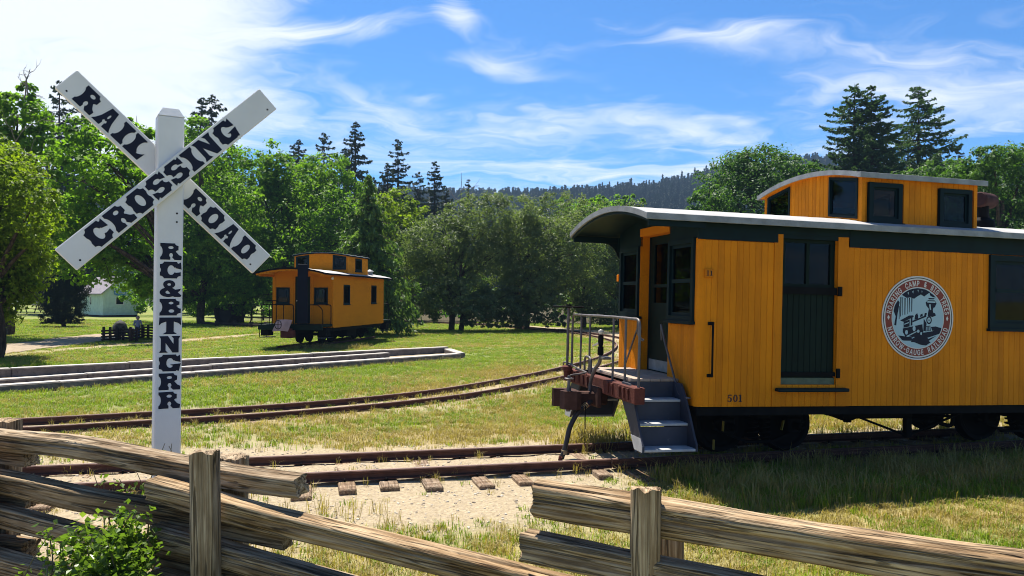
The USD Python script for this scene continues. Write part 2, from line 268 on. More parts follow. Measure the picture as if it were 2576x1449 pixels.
M_olive = leaf('yellow_green_leaves', (0.13, 0.19, 0.012), (0.32, 0.40, 0.020), (0.56, 0.54, 0.04), 0.6, 0.9)
M_oak = leaf('grey_green_oak_leaves', (0.095, 0.13, 0.055), (0.23, 0.285, 0.13), (0.40, 0.44, 0.25), 0.50, 0.5, 0.45)
M_bay = leaf('deep_green_leaves', (0.055, 0.12, 0.020), (0.14, 0.26, 0.036), (0.26, 0.38, 0.07), 0.5, 0.5)
M_cedar = leaf('cedar_needles', (0.080, 0.14, 0.040), (0.16, 0.25, 0.070), (0.27, 0.35, 0.12), 0.45, 0.8)
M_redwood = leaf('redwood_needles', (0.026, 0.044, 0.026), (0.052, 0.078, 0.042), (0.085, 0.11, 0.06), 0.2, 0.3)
M_redwood2 = leaf('lighter_redwood_needles', (0.040, 0.080, 0.034), (0.105, 0.175, 0.068), (0.19, 0.26, 0.11), 0.38, 0.4)  # lighter green needles for the redwoods above the caboose roof
M_hillfir = leaf('far_conifer_needles', (0.016, 0.034, 0.026), (0.034, 0.062, 0.044), None, 0.15, 0.02)
M_juniper = leaf('dark_juniper_needles', (0.012, 0.022, 0.010), (0.024, 0.040, 0.018), (0.04, 0.05, 0.02), 0.12, 0.8)
M_shrub = leaf('fresh_shrub_leaves', (0.09, 0.15, 0.026), (0.23, 0.31, 0.055), (0.42, 0.48, 0.15), 0.5, 6.0, 0.35, 0.4)
M_grassg = leaf('green_grass_blades', (0.16, 0.225, 0.022), (0.35, 0.41, 0.045), (0.55, 0.52, 0.13), 0.48, 1.3)
M_grassd = leaf('dry_grass_blades', (0.30, 0.235, 0.08), (0.50, 0.41, 0.17), (0.64, 0.55, 0.30), 0.4, 1.3)
M_twig = paint('grey_twig', (0.16, 0.135, 0.11), 0.8, 0.2, 8.0)
M_canegreen = paint('green_stem', (0.11, 0.09, 0.05), 0.7, 0.2, 8.0)

# ------------------------------------------------------------------ ground
YAW = math.radians(13.5)
TD = A([math.cos(YAW), math.sin(YAW), 0]); TN = A([-math.sin(YAW), math.cos(YAW), 0])
TC = A([-0.57, 8.6, 0]) + 0.48 * TN                                  # a point on the near track's centre line
from scipy.interpolate import CubicSpline
_mid = A([(-12.5, 9.3), (-9.5, 10.55), (-7.25, 11.45), (-5.65, 12.22), (-4.3, 12.92), (-2.85, 13.95), (-1.55, 15.2), (-0.2, 17.2), (0.95, 19.3), (2.1, 21.9), (3.1, 24.5), (4.2, 28.5), (4.95, 33), (5.0, 37), (4.2, 42), (2.2, 47.5), (-0.8, 54), (-6.6, 61), (-14, 67), (-24, 73)], float)
_ms = np.r_[0, np.cumsum(np.linalg.norm(np.diff(_mid, axis=0), axis=1))]
_spl = CubicSpline(_ms, _mid)
MID = _spl(np.arange(0, _ms[-1], 0.4)); MIDT = np.gradient(MID, axis=0); MIDT /= np.linalg.norm(MIDT, axis=1, keepdims=True); MIDN = np.stack([-MIDT[:, 1], MIDT[:, 0]], 1)
from scipy.spatial import cKDTree
_mt = cKDTree(MID)
def n2(x, y, s, seed=0, o=3): return meshkit.fbm(np.stack([np.asarray(x, float) * s, np.asarray(y, float) * s, np.zeros_like(np.asarray(x, float))], -1), o, seed)
def smooth(a, b, t): t = np.clip((t - a) / (b - a), 0, 1); return t * t * (3 - 2 * t)
def track_off(x, y): return (np.asarray(x) - TC[0]) * TN[0] + (np.asarray(y) - TC[1]) * TN[1]
def gz(x, y):
    x, y = np.asarray(x, float), np.asarray(y, float)
    far = smooth(1.2, 3.0, np.abs(track_off(x, y))) * smooth(0.8, 2.2, _mt.query(np.stack([x, y], -1))[0])
    o = track_off(x, y); bal = (smooth(.43, .36, np.abs(o)) + smooth(.54, .62, o) * smooth(1.6, 1.1, o)) * (.028 + .03 * (n2(x, y, 2.3, 8) - .5)) - .026 * smooth(-.52, -.62, o) * smooth(-2.0, -1.2, o)
    return bal + 0.10 * (n2(x, y, 0.22, 3) - 0.5) * far + 0.03 * (n2(x, y, 1.3, 5) - 0.5) * far
PATHL = sg.Polygon([tuple(ground_at(x, y)[:2]) for x, y in ((-420, 940), (0, 893), (130, 877), (262, 860), (345, 853), (300, 842), (256, 838), (120, 855), (0, 867), (-420, 885))])
def along(line, x, y):
    p = np.stack([np.asarray(x, float), np.asarray(y, float)], -1); d = np.full(p.shape[:-1], 1e9)
    for a, b in zip(line[:-1], line[1:]):
        a, b = A(a, float), A(b, float); t = np.clip(((p - a) @ (b - a)) / ((b - a) @ (b - a)), 0, 1)
        d = np.minimum(d, np.linalg.norm(p - a - t[..., None] * (b - a), axis=-1))
    return d
def cover(x, y):
    """(how much grass stands at x, y; how dry it is), both from 0 to 1"""
    x, y = np.asarray(x, float), np.asarray(y, float)
    o = track_off(x, y); n1, nb, nc = n2(x, y, 0.55, 11), n2(x, y, 0.16, 12), n2(x, y, 1.9, 13)
    g = np.full(x.shape, 0.84); d = 0.36 + 1.5 * (n1 - 0.5) + 0.5 * (nb - 0.5)
    g = g + 0.9 * (n1 - 0.5)
    far = smooth(24, 40, y); g = g * (1 - far) + 0.95 * far; d = d * (1 - 0.35 * far)
    m = smooth(3.6, 1.0, o) * (o > 0)                                 # thin dry ground behind the near track
    g = g - 0.60 * m + 0.25 * (n1 - 0.5) * m; d = d + 0.33 * m
    dm = _mt.query(np.stack([x, y], -1))[0]; k = smooth(1.9, 0.3, dm)  # beside the middle track
    g = g - 0.55 * k; d = d + 0.40 * k
    bare = smooth(3.2, 2.2, np.abs(o + 1.55)) * smooth(2.4, 0.6, x) * smooth(-5.6, -3.4, x)   # sandy patch in front of the near track
    front = smooth(-1.9, -2.9, o) * smooth(-2.4, -1.2, x)
    g = g * (1 - 0.97 * bare * (1 - front)); d = d + 0.35 * bare
    left = smooth(-2.6, -3.8, x) * smooth(0.6, -0.2, o)
    g = g * (1 - 0.6 * left); d = d + 0.5 * left
    tr = smooth(0.95, 0.55, np.abs(o)) * smooth(2.6, 1.4, x); g = g * (1 - 0.85 * tr); d = d + 0.3 * tr
    tr = smooth(1.1, 0.6, np.abs(o)) * smooth(1.4, 2.6, x); g = g * (1 - 0.5 * tr); d = d + 0.3 * tr
    sh = smooth(-0.7, -1.2, o) * smooth(1.3, 2.6, x); d = d + 0.12 * sh; g = g + 0.1 * sh; gp = along([(2.0, 6.6), (3.4, 7.0), (5.5, 7.4)], x, y); d = d + .5 * smooth(.7, .1, gp)
    l1 = along([tuple(ground_at(a_, b_)[:2]) for a_, b_ in ((-300, 935), (60, 890), (300, 868), (460, 856), (560, 848), (660, 841))], x, y); k = smooth(0.8, 0.2, l1); g = g * (1 - 0.9 * k); d = d + 0.5 * k
    l2 = along([(-9.5, 66), (-1, 56.5), (3.4, 49), (5.6, 42.5), (6.8, 37), (7.2, 30)], x, y); k = smooth(2.6, 1.2, l2); g = g * (1 - 0.95 * k); d = d + 0.4 * k
    l3 = along([(-4.5, 29.5), (-2, 31.2), (2, 33), (5, 33.5)], x, y); k = smooth(1.0, 0.2, l3); d = d + 0.45 * k
    return np.clip(g, 0, 1), np.clip(d, 0, 1)
def woods(x, y): return smooth(56, 66, y + .12 * np.abs(x - 5) + 6 * (n2(x, y, .12, 15) - .5)) * smooth(-26, -18, x)  # where the floor is coloured dark to stand for shade under the trees
def axis_pts(a, b, c, d, n1, n0, n2_):
    return np.unique(np.r_[-np.geomspace(-b, -a, n1)[::-1] if a < b < 0 else np.linspace(a, b, n1), np.linspace(b, c, n0), np.geomspace(c, d, n2_)])
gx = np.r_[-np.geomspace(16, 3000, 60)[::-1], np.arange(-15.9, 15.9, 0.11), np.geomspace(16, 3000, 60)]
gy = np.r_[-np.geomspace(3, 3000, 30)[::-1], np.arange(-2.5, 18, 0.11), np.geomspace(18.1, 70, 170), np.geomspace(71, 3000, 50)]
GX, GY = np.meshgrid(gx, gy, indexing='ij'); GZ = gz(GX, GY) * np.exp(-(np.hypot(GX, GY) / 150) ** 2)
ni, nj = GX.shape; idx = np.arange(ni * nj).reshape(ni, nj)
gq = np.stack([idx[:-1, :-1], idx[1:, :-1], idx[1:, 1:], idx[:-1, 1:]], -1).reshape(-1, 4)
gv = np.stack([GX, GY, GZ], -1).reshape(-1, 3); cg, cd = cover(gv[:, 0], gv[:, 1])
M_ground = mat('ground', {
    'g': ('geometry', {}), 'ag': ('attribute', {'attribute': 'grass'}), 'ad': ('attribute', {'attribute': 'dry'}), 'aw': ('attribute', {'attribute': 'woods'}), 'shade_litter': ('rgb_ramp', {'ramp': [(0.3, (0.030, 0.026, 0.014)), (0.7, (0.085, 0.068, 0.036))]}), 'm3': ('mix_color', {}),  # the dark brown litter ramp has the tree shade painted into it
    'n1': ('noise_texture', {'scale': 26.0, 'detail': 9.0, 'roughness': 0.7}), 'n2': ('noise_texture', {'scale': 1.6, 'detail': 7.0, 'roughness': 0.6}),
    'v': ('voronoi_texture', {'scale': 42.0, 'randomness': 1.0}),
    'soil': ('rgb_ramp', {'ramp': [(0.25, (0.12, 0.09, 0.056)), (0.45, (0.25, 0.19, 0.113)), (0.62, (0.34, 0.265, 0.160)), (0.8, (0.42, 0.345, 0.225))]}),
    'peb': ('rgb_ramp', {'ramp': [(0.0, (0.17, 0.14, 0.105)), (0.5, (0.31, 0.265, 0.2)), (1.0, (0.47, 0.42, 0.34))]}), 'pm': ('mix_color', {'fac': 0.35}),
    'thatch': ('rgb_ramp', {'ramp': [(0.28, (0.135, 0.10, 0.042)), (0.55, (0.29, 0.23, 0.10)), (0.78, (0.39, 0.32, 0.16))]}),
    'turf': ('rgb_ramp', {'ramp': [(0.3, (0.06, 0.10, 0.016)), (0.6, (0.145, 0.20, 0.032)), (0.8, (0.26, 0.28, 0.065))]}),
    'm1': ('mix_color', {}), 'm2': ('mix_color', {}),
    'a': ('math', {'math_type': 'multiply_add', 'value2': 0.55, 'value3': -0.27}), 'ga': ('math', {'math_type': 'add', 'use_clamp': True}),
    'a2': ('math', {'math_type': 'multiply_add', 'value2': 0.9, 'value3': -0.45}), 'da': ('math', {'math_type': 'add', 'use_clamp': True}),
    'b': ('bump', {'strength': 0.7, 'distance': 0.025}), 'p': ('principled_bsdf', {'roughness': 0.95, 'specular_ior_level': 0.1})},
    [('g.position', 'n1.vector'), ('g.position', 'n2.vector'), ('g.position', 'v.vector'), ('n1.fac', 'soil.fac'), ('v.color', 'peb.fac'), ('soil.color', 'pm.a'), ('peb.color', 'pm.b'), ('n1.fac', 'thatch.fac'), ('n1.fac', 'turf.fac'),
     ('n1.fac', 'a.value1'), ('ag.fac', 'ga.value1'), ('a.value', 'ga.value2'), ('n2.fac', 'a2.value1'), ('ad.fac', 'da.value1'), ('a2.value', 'da.value2'),
     ('turf.color', 'm1.a'), ('thatch.color', 'm1.b'), ('da.value', 'm1.fac'), ('pm.result', 'm2.a'), ('m1.result', 'm2.b'), ('ga.value', 'm2.fac'),
     ('m2.result', 'm3.a'), ('n1.fac', 'shade_litter.fac'), ('shade_litter.color', 'm3.b'), ('aw.fac', 'm3.fac'), ('m3.result', 'p.base_color'), ('n1.fac', 'b.height'), ('b.normal', 'p.normal')], 'p.BSDF')
gm = usdkit.mesh(stage, '/World/ground', (gv, gq), M_ground, smooth=True)
for nm, arr in (('grass', cg), ('dry', cd), ('woods', woods(gv[:, 0], gv[:, 1]))):
    UsdGeom.PrimvarsAPI(gm).CreatePrimvar(nm, Sdf.ValueTypeNames.FloatArray, 'vertex').Set(Vt.FloatArray.FromNumpy(arr.astype(np.float32)))
data('/World/ground', kind='structure')

def drape(poly, lift, cell):
    """a sheet on the ground inside poly, with a ragged edge"""
    x0, y0, x1, y1 = poly.bounds; X, Y = np.meshgrid(np.arange(x0, x1, cell), np.arange(y0, y1, cell), indexing='ij')
    import shapely
    jx = X + 1.2 * (n2(X, Y, 0.9, 21) - 0.5); jy = Y + 1.2 * (n2(X, Y, 0.9, 22) - 0.5)
    inn = shapely.contains_xy(poly, jx, jy); ii = np.arange(X.size).reshape(X.shape)
    q = np.stack([ii[:-1, :-1], ii[1:, :-1], ii[1:, 1:], ii[:-1, 1:]], -1); k = inn[:-1, :-1] & inn[1:, :-1] & inn[1:, 1:] & inn[:-1, 1:]
    q = q[k]; u, inv = np.unique(q, return_inverse=True)
    V = np.stack([X.ravel()[u], Y.ravel()[u], gz(X.ravel()[u], Y.ravel()[u]) + lift], 1)
    return V, inv.reshape(q.shape)
M_path = mat('dirt_path', {'g': ('geometry', {}), 'n': ('noise_texture', {'scale': 5.0, 'detail': 9.0, 'roughness': 0.7}),
    'r': ('rgb_ramp', {'ramp': [(0.3, (0.17, 0.13, 0.09)), (0.55, (0.27, 0.215, 0.15)), (0.75, (0.35, 0.29, 0.215))]}), 'p': ('principled_bsdf', {'roughness': 0.95, 'specular_ior_level': 0.1})},
    [('g.position', 'n.vector'), ('n.fac', 'r.fac'), ('r.color', 'p.base_color')], 'p.BSDF')
solo('dirt_path', drape(PATHL, 0.02, 0.15), M_path, None, kind='structure', smooth=True)

# ------------------------------------------------------------------ tracks
RAILP = A([(-.055, 0), (.055, 0), (.055, .010), (.012, .022), (.009, .062), (.028, .070), (.028, .092), (.020, .098), (-.020, .098), (-.028, .092), (-.028, .070), (-.009, .062), (-.012, .022), (-.055, .010)])
def rail_mesh(P, N, prof=RAILP, z=0.03):
    """sweep the rail profile along points P with sideways normals N"""
    P = np.asarray(P); v = P[:, None, :] + prof[None, :, 0, None] * N[:, None, :]
    v = np.concatenate([v, np.broadcast_to(prof[None, :, 1, None] + z, v.shape[:2] + (1,))], -1); n = len(prof)
    i, j = np.meshgrid(np.arange(len(P) - 1), np.arange(n), indexing='ij')
    q = np.stack([i * n + j, i * n + (j + 1) % n, (i + 1) * n + (j + 1) % n, (i + 1) * n + j], -1).reshape(-1, 4)
    m = MB().add(v.reshape(-1, 3), q)
    for e in (0, (len(P) - 1) * n): m.add(v.reshape(-1, 3)[e:e + n], [[0, k, k + 1] for k in range(1, n - 1)])
    return m
def tops(P, N, z=0.128): return rail_mesh(P, N, A([(-.019, 0), (.019, 0), (.019, .0012), (-.019, .0012)]), z + 0.0015)
rng = np.random.default_rng(5)
nt = thing('railway_track', 'rusty narrow gauge track on timber ties under the big orange caboose', 'railway track', M=place((0, 0, 0)))
for s in (-0.48, 0.48):
    for a, b in ((-12.0, -6.03), (-6.0, 1.78), (1.80, 9.0), (9.02, 16.0)):
        t = np.linspace(a, b, 12); P = (TC[:2] + s * TN[:2]) + t[:, None] * TD[:2]; N = np.repeat(TN[None, :2], 12, 0)
        r = part(nt, 'rail', rail_mesh(P, N), M_rust); part(r, 'running_surface', tops(P, N), M_railtop)
tx = 0.16
for k in range(-22, 26):
    t = k * 0.47 + tx + rng.normal(0, .03); o = rng.normal(-.02, 0.07); hw = rng.uniform(.08, .105); top = rng.uniform(.012, .030)
    if abs(t) > 11 or k in (-5, 2): continue
    m = MB().mm(-hw, hw, -0.98 + o + rng.uniform(0, .16), 0.92 + o, -0.10, top - 0.012 * 0, 0.012); V = m.get().vertices
    V = V + 0.010 * (meshkit.noise(V * [9, 3, 9], k + 50)[:, None] - .5)
    c = TC + t * TD; ti = part(nt, 'tie', (V, m.get().faces), M_tie, M=place(c, YAW + rng.normal(0, .02)) @ frame((0, 0, 0), (0, 1, 0), (-1, 0, 0)) if False else place(c, YAW + rng.normal(0, .02)))
    for s in (-0.48, 0.48):
        for q in (-0.068, 0.068):
            b = MB().rev([(0, .030), (.011, .026), (.014, .016), (.009, .010), (.008, -.02)], (hw * .2 * (1 if q > 0 else -1), s + q, top + .004), n=6); part(ti, 'spike', b, M_iron)
mtk = thing('railway_track', 'narrow gauge track curving across the lawn and away behind the dark oaks', 'railway track', M=place((0, 0, 0)))
for s in (-0.47, 0.47):
    P = MID + s * MIDN; n0 = len(P)
    for a in range(0, n0 - 1, 24):
        b = min(a + 25, n0); r = part(mtk, 'rail', rail_mesh(P[a:b], MIDN[a:b], z=0.012), M_rust)
        part(r, 'running_surface', tops(P[a:b], MIDN[a:b], 0.110), M_railtop)
for k in range(2, len(MID) - 40, 2):
    if MID[k, 1] > 30: break
    if rng.random() < 0.35: continue
    part(mtk, 'tie', MB().mm(-.085, .085, -0.78, 0.78, -0.06, rng.uniform(.0, .012)), M_tie, M=place((MID[k, 0], MID[k, 1], 0), math.atan2(MIDT[k, 1], MIDT[k, 0])))

# ------------------------------------------------------------------ long low timber-walled pit on the lawn
pit = thing('low_walled_pit', 'long low timber walled pit on the lawn before the far caboose', 'pit', M=place((0, 0, 0)))
def low_wall(a, b, h, th, seg, name):
    a, b = A(a, float), A(b, float); L = np.linalg.norm(b - a); k = max(1, int(L / seg)); ang = math.atan2(*(b - a)[::-1])
    for i in range(k):
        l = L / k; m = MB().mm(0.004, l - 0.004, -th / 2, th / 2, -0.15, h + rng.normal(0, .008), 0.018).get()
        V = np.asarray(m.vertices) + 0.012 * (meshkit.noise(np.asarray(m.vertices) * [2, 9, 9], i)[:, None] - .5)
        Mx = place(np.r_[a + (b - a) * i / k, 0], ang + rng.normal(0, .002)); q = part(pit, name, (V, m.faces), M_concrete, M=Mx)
        tz = float(np.asarray(m.vertices)[:, 2].max()); part(q, 'bleached_top', MB().mm(.02, l - .02, -th / 2 + .02, th / 2 - .02, tz - .012, tz + .011, .004), M_cap)  # thin lighter cap: painted sunlit edge along the wall top
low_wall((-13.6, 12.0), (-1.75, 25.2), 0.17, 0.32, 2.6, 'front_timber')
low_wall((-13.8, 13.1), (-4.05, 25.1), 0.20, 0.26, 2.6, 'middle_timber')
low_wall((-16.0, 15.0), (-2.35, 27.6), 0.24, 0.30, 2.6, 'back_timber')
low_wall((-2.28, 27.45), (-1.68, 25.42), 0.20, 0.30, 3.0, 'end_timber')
part(pit, 'dirt_floor', ([(-13.7, 12.2, .035), (-1.9, 25.4, .035), (-2.3, 27.3, .035), (-15.9, 15.0, .035)], [[0, 1, 2], [0, 2, 3]]), M_path)

# ------------------------------------------------------------------ cabooses: local u along the car, v across it (0 = the side towards us), w up (0 = bottom of the side wall)
BASE = A([0, 1.215, -0.79])
class Car:
    def __init__(s, name, label, cat, O, Du, Dv):
        Dw = np.cross(Du, Dv); s.M = frame(A(O) + 1.215 * Dv - 0.79 * Dw, Du, Dv, Dw)
        s.p = thing(name, label, cat, M=s.M)
    def part(s, name, mb, m, smooth=False, parent=None, label=None):
        g = mb.get() if isinstance(mb, MB) else mb
        return part(parent or s.p, name, (np.asarray(g.vertices) - BASE, np.asarray(g.faces)), m, smooth, label=label)
def P_side(v0=0.0): return lambda a, b, d: (a, v0 - d, b)          # a = u, b = w, d = out towards us
def P_end(u0=0.0): return lambda a, b, d: (u0 - d, a, b)           # a = v, b = w, d = out to the left
def boards(car, wall, pl, a0, a1, lo, hi, openings, m, wd=0.081, th=0.022, name='board'):
    n = max(1, round((a1 - a0) / wd)); e = np.linspace(a0, a1, n + 1)
    for i in range(n):
        x0, x1 = e[i] + .0009, e[i + 1] - .0009; xm = (x0 + x1) / 2; segs = [(lo, hi if not callable(hi) else hi(xm))]
        for (o0, o1, p0, p1) in openings:
            if x0 < o1 - .012 and x1 > o0 + .012:
                ns = []
                for s0, s1 in segs:
                    if p0 > s0: ns.append((s0, min(p0, s1)))
                    if p1 < s1: ns.append((max(p1, s0), s1))
                segs = ns
        for s0, s1 in segs:
            if s1 - s0 < .02: continue
            c = .0028; mb = MB()
            sec = sg.Polygon([(x0, 0), (x1, 0), (x1, th - c), (x1 - c, th), (x0 + c, th), (x0, th - c)])
            mb.prism(sec, s0, s1, lambda a, d, b: pl(a, b, d)); car.part(name, mb, m, parent=wall)
def window(car, pl, a0, a1, b0, b1, m=None, border=.05, out=.03, back=-.03, mid=None, vert=None, sash=.04, poly=None, glass_d=-.012, sill=True):
    """frame ring with sash bars and a pane; poly (in a, b) replaces the rectangle where the head or sill slopes"""
    m = m or M_green
    o = poly or rect(a0, b0, a1, b1); i = o.buffer(-border, join_style=2); j = i.buffer(-sash, join_style=2)
    f = car.part('window', MB().prism(o.difference(i), back, out, pl), m)
    car.part('sash', MB().prism(i.difference(j), back, out - .028, pl), m, parent=f)
    x0, y0, x1, y1 = j.bounds
    if mid: car.part('meeting_rail', MB().prism(rect(x0, mid - .022, x1, mid + .022).intersection(i), back, out - .018, pl), m, parent=f)
    if vert: car.part('glazing_bar', MB().prism(rect(vert - .012, y0, vert + .012, y1).intersection(i), back, out - .03, pl), m, parent=f)
    car.part('pane', MB().prism(j.buffer(.004), glass_d - .002, glass_d, pl), M_glass, parent=f)
    if sill and poly is None: car.part('sill', MB().prism(rect(a0 - .02, b0 - .035, a1 + .02, b0), back, out + .025, pl), m, parent=f)
    return f
def arch(c, hw, edge, crown): return lambda v: edge + (crown - edge) * (1 - ((np.asarray(v) - c) / hw) ** 2)
def arch_poly(v0, v1, top, bot, n=24):
    v = np.linspace(v0, v1, n); t = top(v); b = bot(v)
    return sg.Polygon(list(zip(v, t)) + list(zip(v[::-1], b[::-1])))
def P_long(a, b, d): return d, a, b                                 # section in (v, w), run along u
def tube_part(car, name, pts, r, m, n=8, parent=None, bend=True):
    p = A(pts, float)
    if bend and len(p) > 2:                                           # round the corners
        q = [p[0]]
        for i in range(1, len(p) - 1):
            a, b = p[i - 1] - p[i], p[i + 1] - p[i]; la, lb = np.linalg.norm(a), np.linalg.norm(b); k = min(.09, la * .4, lb * .4)
            A0, B0 = p[i] + a / la * k, p[i] + b / lb * k
            for t in np.linspace(0, 1, 6): q.append((1 - t) ** 2 * A0 + 2 * t * (1 - t) * p[i] + t * t * B0)
        q.append(p[-1]); p = A(q)
    return car.part(name, MB().tube(p, r, n), m, True, parent)

def truck(car, uc, dz, vc=1.215, name='truck', far=False):
    gg = .48; mb = MB()
    for s in (-1, 1):
        y = vc + s * (gg + .16)
        mb.bar((uc - .42, y, -.05 + dz - .14), (uc + .42, y, -.19 + dz), .05, .035); mb.bar((uc - .62, y, -.30 + dz), (uc - .2, y, -.14 + dz), .05, .03); mb.bar((uc + .62, y, -.30 + dz), (uc + .2, y, -.14 + dz), .05, .03)
        mb.bar((uc - .62, y, -.36 + dz), (uc - .2, y, -.52 + dz), .05, .03); mb.bar((uc + .62, y, -.36 + dz), (uc + .2, y, -.52 + dz), .05, .03); mb.bar((uc - .22, y, -.53 + dz), (uc + .22, y, -.53 + dz), .05, .03)
        for q in (-.45, .45): mb.mm(uc + q - .09, uc + q + .09, y - .07, y + .07, -.43 + dz, -.23 + dz, .02)
    mb.mm(uc - .11, uc + .11, vc - .75, vc + .75, -.24 + dz, -.08 + dz, .02)
    t = car.part(name, mb, M_iron)
    for q in (-.45, .45):
        for s in (-1, 1):
            y = vc + s * gg; prof = [(.05, -.05), (.10, -.06), (.12, -.03), (.26, -.02), (.285, -.045), (.33, -.05), (.335, .03), (.36, .035), (.36, .055), (.28, .055), (.26, .02), (.11, .03), (.09, .06), (0, .06)]
            car.part('wheel', MB().rev([(r, -h * s) for r, h in prof], (uc + q, y, -.33 + dz), (0, 1, 0), 28), M_iron, 30, t)
        car.part('axle', MB().tube([(uc + q, vc - .78, -.33 + dz), (uc + q, vc + .78, -.33 + dz)], .05, 8), M_iron, True, t)
    for s in (-1, 1):
        for q in (-.08, .08):
            th = np.linspace(0, 2 * np.pi * 4.5, 46); y = vc + s * (gg + .16)
            car.part('spring', MB().tube(np.stack([uc + q + .055 * np.cos(th), y + .055 * np.sin(th), -.51 + dz + .27 * th / th[-1]], 1), .014, 5), M_iron, True, t)
    return t

_t = np.dot(A([0, 0, 0]), TD)
DU = A([math.cos(YAW) * math.cos(.021), math.sin(YAW) * math.cos(.021), -math.sin(.021)]); DV = TN.copy()
cab = Car('caboose', 'large orange and dark green caboose with a round emblem, standing on the nearest track', 'caboose', (2.06227, 8.62519, .79409), DU, DV)
L, W = 6.1, 2.43
roof_top = arch(1.215, 1.345, 2.130, 2.325); roof_bot = lambda v: roof_top(v) - .05
# ---- near side wall
DO = (1.06, 1.78, 0.25, 1.98); WI = (3.93, 4.78, .95, 1.86)
def wall_poly(a0, a1, b1, ops):
    p = rect(a0, 0, a1, b1)
    for o0, o1, p0, p1 in ops: p = p.difference(rect(o0, p0, o1, p1))
    return p
sw = cab.part('side_wall', MB().prism(wall_poly(.08, L - .08, 2.06, [DO, WI]), -.05, -.022, P_side()), M_orange)
TRIM = [(.945, 1.055), (1.785, 1.925)]
ops = [DO, WI, (.945, 1.925, -1, 3) if False else (0, 0, 0, 0)]
boards(cab, sw, P_side(.022), .08, .945, 0, 1.88, [], M_orange); boards(cab, sw, P_side(.022), 1.925, L - .08, 0, 1.88, [WI], M_orange)
boards(cab, sw, P_side(.022), 1.055, 1.785, 0, .25, [], M_orange)
for a, b in TRIM: cab.part('door_trim', MB().prism(rect(a, 0, b, 1.985), -.02, .008, P_side()), M_orange)
for v, s in ((.08, 1), (W - .08, -1)):
    for uu, su in ((.08, 1), (L - .08, -1)):
        th = np.linspace(0, np.pi / 2, 7); ring = [(uu - su * .08 * math.sin(t), v - s * .08 * math.cos(t)) for t in th]; inn = [(uu - su * .04 * math.sin(t), v - s * .04 * math.cos(t)) for t in th[::-1]]
        cab.part('corner_post', MB().prism(sg.Polygon(ring + inn), 0, 1.90, xyz), M_orange, 40)
cab.part('side_wall', MB().prism(wall_poly(.08, L - .08, 2.06, [WI]), -.03, 0, lambda a, b, d: (a, W + d, b)), M_orange)
for o in (WI,): window(cab, lambda a, b, d: (a, W + d, b), *o, mid=1.42)
cab.part('letterboard', MB().prism(rect(-.02, 1.885, .985, 2.075), 0, .014, P_side()), M_green)
cab.part('letterboard', MB().prism(rect(1.935, 1.870, L + .02, 2.075), 0, .014, P_side()), M_green)
cab.part('letterboard', MB().prism(rect(.985, 1.985, 1.935, 2.075), 0, .010, P_side()), M_green)
cab.part('letterboard', MB().prism(rect(-.02, 1.87, L + .02, 2.075), 0, .014, lambda a, b, d: (a, W + d, b)), M_green)
# ---- side door
pl = P_side(.05)
dr = cab.part('side_door', MB().prism(rect(1.06, .33, 1.78, 1.98).difference(rect(1.12, 1.42, 1.40, 1.90)).difference(rect(1.44, 1.42, 1.72, 1.90)), -.03, 0, pl), M_door)
for i in range(9): cab.part('board', MB().prism(sg.Polygon([(1.075 + i * .077, 0), (1.149 + i * .077, 0), (1.149 + i * .077, .010), (1.145 + i * .077, .014), (1.079 + i * .077, .014), (1.075 + i * .077, .010)]), .36, 1.30, lambda a, d, b: pl(a, b, d)), M_door, parent=dr)
for x in (1.12, 1.44): cab.part('pane', MB().prism(rect(x - .005, 1.415, x + .285, 1.905), -.022, -.019, pl), M_glass, parent=dr)
cab.part('bar', MB().prism(rect(1.05, 1.30, 1.84, 1.385), .014, .05, pl), M_iron, parent=dr); cab.part('bracket', MB().prism(rect(1.785, 1.29, 1.835, 1.40), .052, .075, pl), M_iron, parent=dr)
cab.part('bar', MB().prism(rect(1.06, .345, 1.80, .395), .014, .04, pl), M_iron, parent=dr); cab.part('bracket', MB().prism(rect(1.785, .33, 1.825, .44), .052, .075, pl), M_iron, parent=dr)
cab.part('threshold', MB().prism(rect(1.062, .252, 1.778, .328), -.05, .03, pl), paint('weathered_green_threshold', (.07, .09, .055), .7, .3, 8.0), parent=dr)
cab.part('door_sill', MB().mm(.985, 1.915, -.085, .0, .175, .215, .008), M_green)
cab.part('door_head', MB().prism(rect(1.055, 1.94, 1.785, 1.985), -.05, .004, P_side()), M_green)
# ---- side window
window(cab, P_side(), WI[0], WI[1], WI[2], WI[3], border=.07, mid=1.42, back=-.04)
